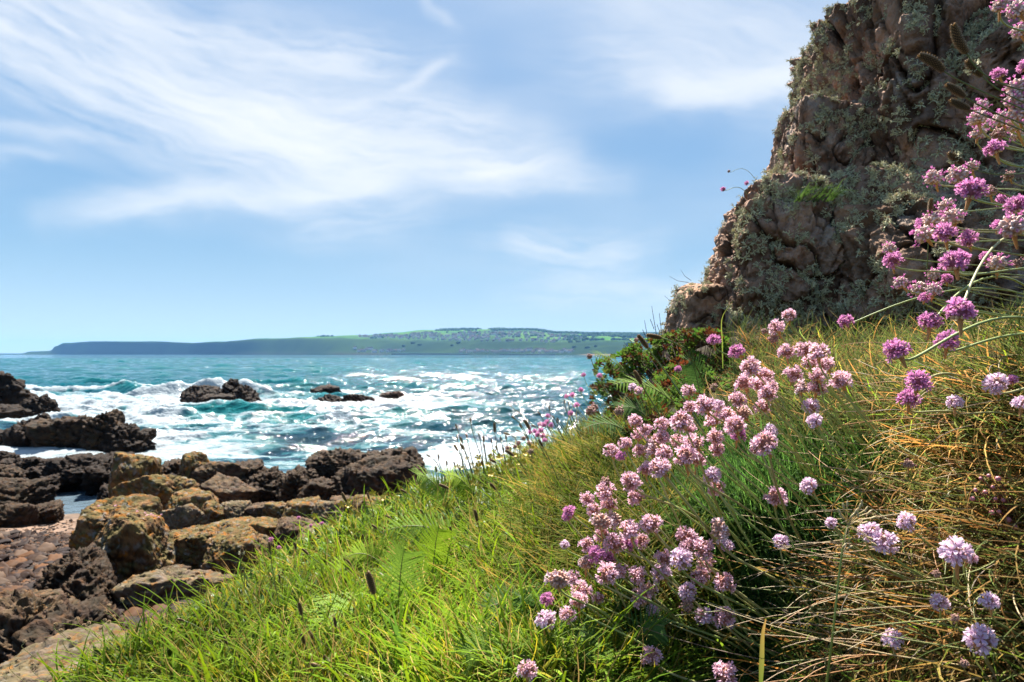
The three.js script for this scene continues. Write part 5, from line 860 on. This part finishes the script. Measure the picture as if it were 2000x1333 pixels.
const stamenGeo = (() => { const r = rng(9), m = new MB(); for (let i = 0; i < 60; i++) { const a = i * 2.4, y = -0.1 + 0.3 * r(), e = V(Math.cos(a), 0.2 * r(), Math.sin(a)), b = V(0, y, 0).addScaledVector(e, 0.14), t = b.clone().addScaledVector(e, 0.14), w = 0.022; const A = m.v(...b.toArray(), [0.4, 0.4, 0.25]), B = m.v(t.x - w, t.y, t.z, [0.75, 0.72, 0.5]), C = m.v(t.x + w, t.y, t.z, [0.75, 0.72, 0.5]), D = m.v(t.x, t.y + 2 * w, t.z, [0.75, 0.72, 0.5]); m.t(A, B, C); m.t(B, C, D); m.t(A, C, D); m.t(A, D, B); } return m.geo(); })();
const seedMat = new THREE.MeshPhysicalMaterial({ vertexColors: true, roughness: 0.98, transmission: 0.25, thickness: 0, side: THREE.DoubleSide }), plMat = std([0.095, 0.13, 0.035], 0.5), plMat2 = std([0.05, 0.06, 0.02], 0.6);
function plantain(label, px, py, len, ang, bx, by, o = {}) {       // head centre, length and lean (degrees from upright, left positive); foot of the stem
  const foot = o.d ? null : hitBank(bx, by), hb = hitBank(px, py); let d = o.d ?? (foot ? -foot.z - 0.02 : 1.9); if (!o.d && hb) d = Math.min(d, -hb.z - 0.05); if (o.near) d = Math.min(d, o.near);
  const B = foot ?? hitBank(bx, by) ?? at(bx, by, d + 0.05), P = at(px, py, d), L = len * d / F, a = ang * Math.PI / 180, axis = V(-Math.sin(a), Math.cos(a), 0.12).normalize(), g = base('plantain', B);
  const end = P.clone().addScaledVector(axis, -L * 0.46).sub(B), l = end.length(), c = new THREE.CubicBezierCurve3(V(0, 0, 0), V(0, 0.3 * l, 0).lerp(end.clone().multiplyScalar(0.4), 0.6), end.clone().addScaledVector(axis, -l * 0.3), end), m = new MB(); m.tube(c.getPoints(16), (t) => (o.thick ?? 0.0008) * (1.15 - 0.4 * t) * Math.min(1.6, Math.max(0.8, d)), 5, () => [1, 1, 1]);
  part('stem', m.geo(false), o.dark ? plMat2 : plMat, g);
  const v = o.bend ?? (Math.round(px * 7 + py) % 2), h = part('seed_head', seedGeo[v], seedMat, g); h.position.copy(end).addScaledVector(axis, L * 0.46); const x = V(Math.cos(a), Math.sin(a), 0), z = V(0, 0, 0).crossVectors(x, axis).normalize(); h.quaternion.setFromRotationMatrix(new THREE.Matrix4().makeBasis(V(0, 0, 0).crossVectors(axis, z), axis, z)); const fat = o.fat ?? 1; h.scale.set(L * fat * (o.flip ? -1 : 1), L, L * fat); if (o.flip) { h.scale.x *= -1; h.rotateY(Math.PI); }
  if (o.flower) part('stamens', stamenGeo, seedMat, h);
  tag(g, label, 'seed head', o.group);
}
plantain('dark brown curved seed head nearest the top right, rimmed with light', 1876, 76, 62, 30, 2120, 230, { near: 0.52, d: 0.5, bend: 2, fat: 0.95, flip: true });
plantain('dark curved seed head left of the topmost one, before the rock', 1820, 124, 60, 62, 2120, 300, { d: 0.5, bend: 2, fat: 0.95 });
plantain('seed head with whitish stamens, below the topmost brown one', 1904, 134, 44, 50, 2120, 270, { d: 0.52, bend: 0, fat: 1.2, flower: true });
plantain('small brown seed head, upper of the pair left of the cream-pink flowers', 1867, 178, 46, 62, 2120, 320, { d: 0.5, bend: 1 });
plantain('small brown seed head, lower of the pair left of the cream-pink flowers', 1876, 205, 44, 70, 2120, 340, { d: 0.5, bend: 0 });
plantain('thin upright brown seed head behind the clustered magenta flowers', 1818, 404, 30, 0, 1900, 640, { d: 0.75, fat: 1.1 });
plantain('greenish seed head over the rock below the cream-pink flowers', 1868, 310, 38, 60, 2120, 350, { d: 0.62, fat: 1.2, flower: true });
plantain('large nodding brown seed head at the top of the bush, pointing left', 1278, 658, 30, 80, 1395, 800, { d: 1.1, thick: 0.0013 });
plantain('large leaning brown seed head at the top of the bush, left of the nodding one', 1256, 668, 32, 38, 1400, 900, { d: 1.0, thick: 0.0013 });
plantain('brown seed head in the middle of the bush, above the fern', 1246, 738, 30, 30, 1330, 900, { d: 1.0, thick: 0.0013 });
const ridgeHeads = [[966, 836, 18, 4, 976, 910], [1029, 830, 20, 32, 1090, 950], [995, 886, 20, 55, 1040, 960], [1056, 866, 16, 30, 1110, 1010], [891, 833, 9, 20, 905, 945], [919, 821, 8, 6, 950, 930], [944, 859, 12, 8, 955, 935], [901, 860, 12, 20, 925, 945], [902, 873, 14, 28, 930, 955], [890, 875, 14, 32, 925, 960], [911, 852, 9, 12, 930, 945], [893, 854, 8, 5, 915, 950], [1003, 817, 10, 55, 1045, 905], [1017, 833, 10, 30, 1050, 905], [988, 855, 10, 8, 1005, 930], [990, 848, 12, 75, 1020, 925], [945, 872, 10, 8, 955, 945], [970, 876, 10, 20, 985, 935], [963, 901, 14, 62, 985, 950], [942, 907, 12, 20, 955, 960], [956, 893, 9, 8, 965, 945], [978, 857, 8, 10, 990, 930], [872, 905, 10, 6, 885, 965], [856, 893, 10, 6, 880, 965], [851, 918, 12, 4, 862, 975], [898, 917, 10, 45, 925, 965], [887, 906, 8, 15, 900, 965], [837, 891, 9, 60, 870, 960], [1080, 815, 8, 45, 1120, 880], [1090, 820, 8, 40, 1125, 885], [1103, 785, 7, 5, 1140, 870], [1111, 789, 7, 5, 1145, 870], [1073, 797, 7, 5, 1110, 880], [1053, 808, 7, 35, 1095, 890], [1088, 824, 8, 10, 1115, 890], [1041, 832, 8, 75, 1080, 895], [935, 850, 7, 15, 945, 935], [983, 878, 8, 10, 990, 935], [1012, 842, 8, 70, 1040, 915], [960, 862, 8, 10, 972, 935]];
ridgeHeads.forEach(([x, y, l, a, bx, by], k) => plantain(l >= 14 ? ['tallest upright dark seed head on the grass ridge before the white water', 'thick dark leaning seed head beside the purple knot of flowers', 'thick brown seed head leaning left on the ridge, below the purple knot', 'dark seed head below the purple knot on the ridge', , , , , 'dark seed head at the left of the ridge, right one of the leaning pair', 'dark seed head at the left of the ridge, left one of the leaning pair', , , , , , , , , 'brown seed head lying left just above the yellow flowers of the ridge'][k] : `small dark seed head on the grass ridge, ${nth(ridgeHeads.filter((q, i) => i !== k && q[2] < 14 && q[0] < x).length + 1)} from the left`, x, y, l, a, bx, by, { dark: true, thick: 0.00075, fat: 1.05, group: l >= 14 ? undefined : 'small dark seed heads on the ridge' }));
const slope = [[724, 1140, 46, 14, 790, 1330, 'tallest dark brown seed head standing in the middle of the left slope'], [586, 1190, 26, 10, 700, 1330, 'brown seed head above the bare earth patch'], [654, 1216, 20, 8, 710, 1345, 'round brown seed head right of the bare earth patch'], [592, 1250, 24, 18, 640, 1345, 'brown seed head below the bare earth patch, left of the pair'], [607, 1241, 20, 25, 650, 1340, 'brown seed head below the bare earth patch, right of the pair'], [733, 1272, 16, 30, 780, 1345, 'pale brown small seed head low on the slope'], [613, 1302, 30, 68, 700, 1345, 'brown seed head lying left at the bottom edge'], [637, 1294, 28, 20, 665, 1350, 'whitish flowering seed head at the bottom edge'], [682, 1326, 26, 50, 730, 1350, 'brown seed head at the very bottom edge'], [929, 1008, 24, 12, 960, 1110, 'dark seed head high on the slope, right of the ferns'], [880, 1038, 18, 5, 890, 1130, 'dark seed head on the slope left of the higher one'], [731, 1030, 14, 50, 790, 1085, 'seed head leaning left near the rocks, right end of the slope edge'], [596, 1078, 16, 45, 680, 1150, 'seed head leaning left at the slope edge, by the tan stones'], [576, 1067, 14, 10, 610, 1140, 'upright seed head at the slope edge, by the tan stones'], [672, 972, 20, 25, 730, 1060, 'brown seed head against the broad rounded boulder'], [963, 951, 18, 40, 1000, 1030, 'dark seed head just below the ridge, right part'], [867, 951, 20, 65, 900, 1010, 'dark seed head lying left just below the ridge, left part'], [826, 1002, 16, 40, 860, 1070, 'dark seed head amid the leaves under the ridge'], [719, 969, 14, 15, 740, 1050, 'thin seed head before the broad rounded boulder'], [471, 1082, 22, -10, 565, 1320, 'greenish seed head on a long stem at the left of the slope'], [526, 1068, 18, 4, 560, 1290, 'brownish seed head on a long stem below the lone purple flower'], [440, 1252, 18, 20, 480, 1340, 'small brown seed head low on the left slope'], [470, 1328, 26, -15, 490, 1360, 'dark brown seed head cut by the bottom edge at left'], [353, 1212, 14, 72, 430, 1270, 'thin brown seed head pointing left over the grass edge'], [709, 1050, 12, 20, 730, 1110, 'small brown seed head in the grass above the ferns'], [758, 1010, 12, 60, 800, 1060, 'small brown seed head by the upper ferns'], [788, 960, 14, 60, 830, 1010, 'seed head leaning left over the broad rounded boulder'], [680, 1098, 12, 40, 720, 1140, 'small seed head in the middle of the upper slope'], [400, 1232, 12, 10, 420, 1290, 'small seed head at the far left of the slope'], [545, 1128, 12, 10, 560, 1190, 'small seed head on the slope above the bare patch, left']];
slope.forEach(([x, y, l, a, bx, by, label]) => plantain(label, x, y, l, a, bx, by, { thick: 0.0007, fat: 0.95, flower: /whitish|greenish/.test(label) }));

// ---------------------------------------------------------------- single stalks, blades, small flowers
{
  const y = std([0.46, 0.29, 0.005], 0.6), g = (() => { const m = new MB(); for (let k = 0; k < 5; k++) { const a = k * 1.2566, b = a + 0.5, c = a - 0.5; const o = m.v(0, 0, 0), p = m.v(Math.cos(c) * 0.8, 0.35, Math.sin(c) * 0.8), q = m.v(Math.cos(a) * 1.1, 0.5, Math.sin(a) * 1.1), s = m.v(Math.cos(b) * 0.8, 0.35, Math.sin(b) * 0.8); m.q(o, p, q, s); } return m.geo(false); })(), r = rng(17);
  const spots = []; for (let k = 0; k < 44; k++) spots.push([925 + 125 * r(), 902 + 60 * r(), 'ridge']); for (let k = 0; k < 26; k++) spots.push([570 + 200 * r(), 985 + 90 * r(), 'slope']); for (let k = 0; k < 14; k++) spots.push([880 + 90 * r(), 940 + 60 * r(), 'ridge']);
  for (const [px, py, w] of spots) { const h = hitBank(px, py); if (!h || -h.z > 3) continue; const o = part('yellow_flower', g, y); o.position.copy(h).add(V(0, 0.045 + 0.03 * r(), 0.02)); o.rotation.set(0.7 + 0.5 * r(), r() * 6, 0); o.scale.setScalar(0.0055 + 0.004 * r()); tag(o, w === 'ridge' ? 'tiny yellow flower in the grass along the ridge by the white water' : 'tiny yellow flower at the slope edge near the tan stones', 'flower', w === 'ridge' ? 'yellow flowers along the ridge' : 'yellow flowers by the tan stones'); }
  // the grass seed stalk at the lower right
  const B = at(1614, 1345, 0.5), o = base('grass_stalk', B); tag(o, 'single pale grass stalk with a loose seed spray, before the dark hollow at lower right', 'grass stalk');
  const P = (x, y2, d = 0.48) => at(x, y2, d).sub(B), m = new MB(), c = new THREE.CatmullRomCurve3([P(1614, 1345, 0.5), P(1628, 1230), P(1640, 1120), P(1652, 1040), P(1660, 1018)]); m.tube(c.getPoints(24), (t) => 0.00075 * (1.2 - 0.4 * t), 6, () => [1, 1, 1]); part('stalk', m.geo(false), std([0.24, 0.27, 0.05], 0.5), o);
  const sp = (() => { const s = new THREE.SphereGeometry(1, 6, 5); s.scale(0.32, 1, 0.3); return s; })(), sm2 = std([0.45, 0.33, 0.15], 0.7), br = new MB();
  for (const [x, y2, a] of [[1640, 1000, 0.5], [1648, 990, 0.2], [1655, 986, -0.1], [1665, 1008, -0.7], [1672, 1000, -0.5], [1680, 990, -0.3], [1684, 984, 0.1], [1692, 996, -0.5], [1698, 1002, -0.8], [1706, 1012, -1.2], [1644, 1010, 0.7], [1690, 1022, -1.3], [1700, 1052, -1.9], [1690, 1058, -2.0], [1708, 1064, -2.1], [1650, 1066, 2.4], [1660, 1070, 2.1], [1676, 1006, 0.2]]) { const q = P(x, y2, 0.475), e = part('spikelet', sp, sm2, o); e.position.copy(q); e.rotation.z = a; e.scale.setScalar(0.0027); br.tube([P(1656, 1028), P(1656, 1028).lerp(q, 0.5).add(V(0, 0.002, 0)), q], () => 0.0003, 4, () => [1, 1, 1]); }
  part('branchlets', br.geo(false), sm2, o);
  const blade = (label, pts, d, w, col, col2) => { const A = at(pts[0][0], pts[0][1], d), q = base('grass_shoot', A), mb = new MB(), cv = new THREE.CatmullRomCurve3(pts.map(([x, yy], k) => at(x, yy, d - 0.012 * k).sub(A))); mb.ribbon(cv.getPoints(18), (t) => w * Math.pow(Math.max(0.02, 1 - t), 0.5) * Math.min(1, 0.5 + 2 * t), (t) => V(0.92, 0.1, 0.35 + 0.5 * t).normalize(), (t) => mix3(col, col2, t), 0.35); part('blade', mb.geo(), grassMat, q); tag(q, label, 'grass blade'); };
  blade('broad upright grass blade with a brown twisted tip, in the dark hollow', [[1486, 1345], [1488, 1290], [1490, 1240], [1496, 1210]], 0.52, 0.0022, [0.09, 0.14, 0.02], [0.30, 0.17, 0.05]);
  blade('broad green grass blade leaning left beside the tallest slope seed head', [[792, 1330], [780, 1260], [760, 1215], [742, 1195]], 0.72, 0.0045, [0.07, 0.14, 0.02], [0.10, 0.20, 0.02]);
  blade('second broad green blade, right of the tallest slope seed head', [[790, 1335], [785, 1270], [772, 1220], [764, 1180]], 0.74, 0.0035, [0.07, 0.14, 0.02], [0.10, 0.20, 0.02]);
  blade('bright curved grass blade left of the lowest flowers', [[1030, 1082], [1010, 1062], [985, 1035], [960, 1012]], 0.95, 0.003, [0.12, 0.2, 0.02], [0.2, 0.3, 0.02]);
  blade('lime arching grass blade below the bright curved one', [[1070, 1110], [1050, 1098], [1000, 1104], [972, 1102]], 0.9, 0.003, [0.16, 0.24, 0.02], [0.22, 0.32, 0.02]);
  blade('thin pale dry stalk lying across the lower centre', [[1075, 1298], [1010, 1262], [940, 1232], [860, 1192]], 0.68, 0.0008, [0.35, 0.24, 0.13], [0.35, 0.24, 0.13]);
  blade('thin green grass stalk with a bent tip before the rock foot', [[1412, 720], [1411, 670], [1411, 620], [1432, 588]], 1.2, 0.0012, [0.14, 0.2, 0.03], [0.3, 0.32, 0.06]);
  blade('thin dark grass stalk leaning left against the sea', [[1055, 845], [1030, 820], [1005, 800], [985, 784]], 1.9, 0.0013, [0.12, 0.09, 0.03], [0.12, 0.09, 0.03]);
  for (let k = 0; k < 9; k++) { const x = 700 + 190 * r(), yy = 1240 + 90 * r(); blade('broad lime grass blade on the lower slope below the ferns', [[x + 25, yy + 70], [x + 16, yy + 30], [x + 5, yy - 10], [x - 14 * r(), yy - 45 - 20 * r()]], Math.min(0.8, -(hitBank(x, yy) ?? V(0, 0, -0.8)).z - 0.02), 0.002, [0.12, 0.2, 0.02], [0.2, 0.3, 0.02]); scene.children[scene.children.length - 1].userData.group = 'broad lime blades on the lower slope'; }
  // tangled brown and green stems lying across the right side
  const hues = [[0.26, 0.165, 0.075], [0.34, 0.25, 0.12], [0.17, 0.18, 0.05], [0.30, 0.13, 0.03], [0.12, 0.075, 0.04]], tang = new THREE.Group(); tang.name = numbered('dry_stems'); scene.add(tang); tag(tang, 'long dry stems lying tangled over the right part of the bank', 'dry stems', null, 'stuff');
  const mt = new MB(); for (let k = 0; k < 760; k++) { const px = 1480 + 600 * Math.pow(r(), 0.8), py = 700 + 680 * r(), h = hitBank(px, py); if (!h || px + 0.5 * (py - 900) < 1760) continue; const a = r() * 6.283, l = 0.05 + 0.13 * r(), n = bankN(h.x, -h.z), u = V(Math.cos(a), 0.2 * Math.sin(a), -Math.sin(a) * 0.7), p0 = h.clone().addScaledVector(n, 0.008 + 0.03 * r()), p1 = p0.clone().addScaledVector(u, l * 0.5).addScaledVector(n, 0.035 * r()), p2 = p0.clone().addScaledVector(u, l).addScaledVector(V(-u.z, 0.3, u.x), (r() - 0.5) * l * 0.9); p2.y = Math.max(p2.y, bankY(p2.x, -p2.z) + 0.008); if (Math.min(-p1.z, -p2.z) < 0.36) continue; const cc = hues[Math.floor(r() * 5)]; mt.tube(new THREE.QuadraticBezierCurve3(p0, p1, p2).getPoints(9), (t) => 0.0005 * (1.2 - 0.7 * t), 4, () => cc); }
  const ms = part('stems', mt.geo(), new THREE.MeshStandardMaterial({ vertexColors: true, roughness: 0.6, side: THREE.DoubleSide }), tang); ms.userData.kind = 'stuff';
  // red-stemmed plant at the right edge
  const rp = hitBank(1975, 1060) ?? at(1975, 1060, 0.55), ro = base('red_stemmed_plant', rp), rm = std([0.20, 0.05, 0.045], 0.6), bud = new THREE.SphereGeometry(1, 8, 6), bm = std([0.38, 0.12, 0.14], 0.5), m3 = new MB(); tag(ro, 'small red-stemmed plant with pink buds in the dry grass at the right edge', 'plant');
  for (const [x, y2] of [[1916, 935], [1932, 930], [1940, 952], [1925, 962], [1950, 936], [1906, 958], [1945, 975], [1960, 978], [1938, 1002], [1952, 1000], [1970, 1016], [1985, 1030], [1992, 1040], [1962, 1040], [1900, 975]]) { const e = at(x, y2, -rp.z - 0.05).sub(rp); m3.tube([V(0, 0, 0), e.clone().multiplyScalar(0.5).add(V(0.01, 0.005, 0)), e], (t) => 0.0007 * (1.2 - 0.6 * t), 5, () => [1, 1, 1]); const b = part('bud', bud, bm, ro); b.position.copy(e); b.scale.setScalar(0.0013 + 0.0009 * r()); }
  part('stem', m3.geo(false), rm, ro);
  // small pink thrift on the boulders
  const tiny = headGeo('p', 1), tm = headMats.m;
  [[285, 1006, 10.6, 'pink flowers growing in the cleft behind the large lichen-covered boulder'], [208, 990, 11.5, 'pink flowers on the pool side of the large boulder\'s back'], [402, 1040, 11.6, 'small pink flowers between the pale pointed boulder and the tan stones'], [780, 985, 3.2, 'pink flowers at the foot of the broad rounded boulder']].forEach(([px, py, d, l]) => { const p = at(px, py + 14, d - 0.25), q = base('thrift_patch', p); tag(q, l, 'flowers'); const leaf = new MB(); for (let k = 0; k < 40; k++) { const a = r() * 6.28, w = 0.16 * r() * d / 10; leaf.ribbon([V(Math.cos(a) * w, -0.06, Math.sin(a) * w), V(Math.cos(a) * w * 1.4, 0.04 * d / 10, Math.sin(a) * w * 1.4)], () => 0.004, () => V(-Math.sin(a), 0, Math.cos(a)), () => [0.08, 0.12, 0.03]); } part('leaves', leaf.geo(), grassMat, q); for (let k = 0; k < 16; k++) { const h = part('flower_head', tiny.petals, headMats.p[0], q); h.position.set((r() - 0.5) * 0.042 * d, (0.002 + 0.012 * r()) * d, (r() - 0.5) * 0.02 * d); h.scale.setScalar(0.0016 * d * (0.7 + 0.6 * r())); } });
}
renderer.render(scene, camera);
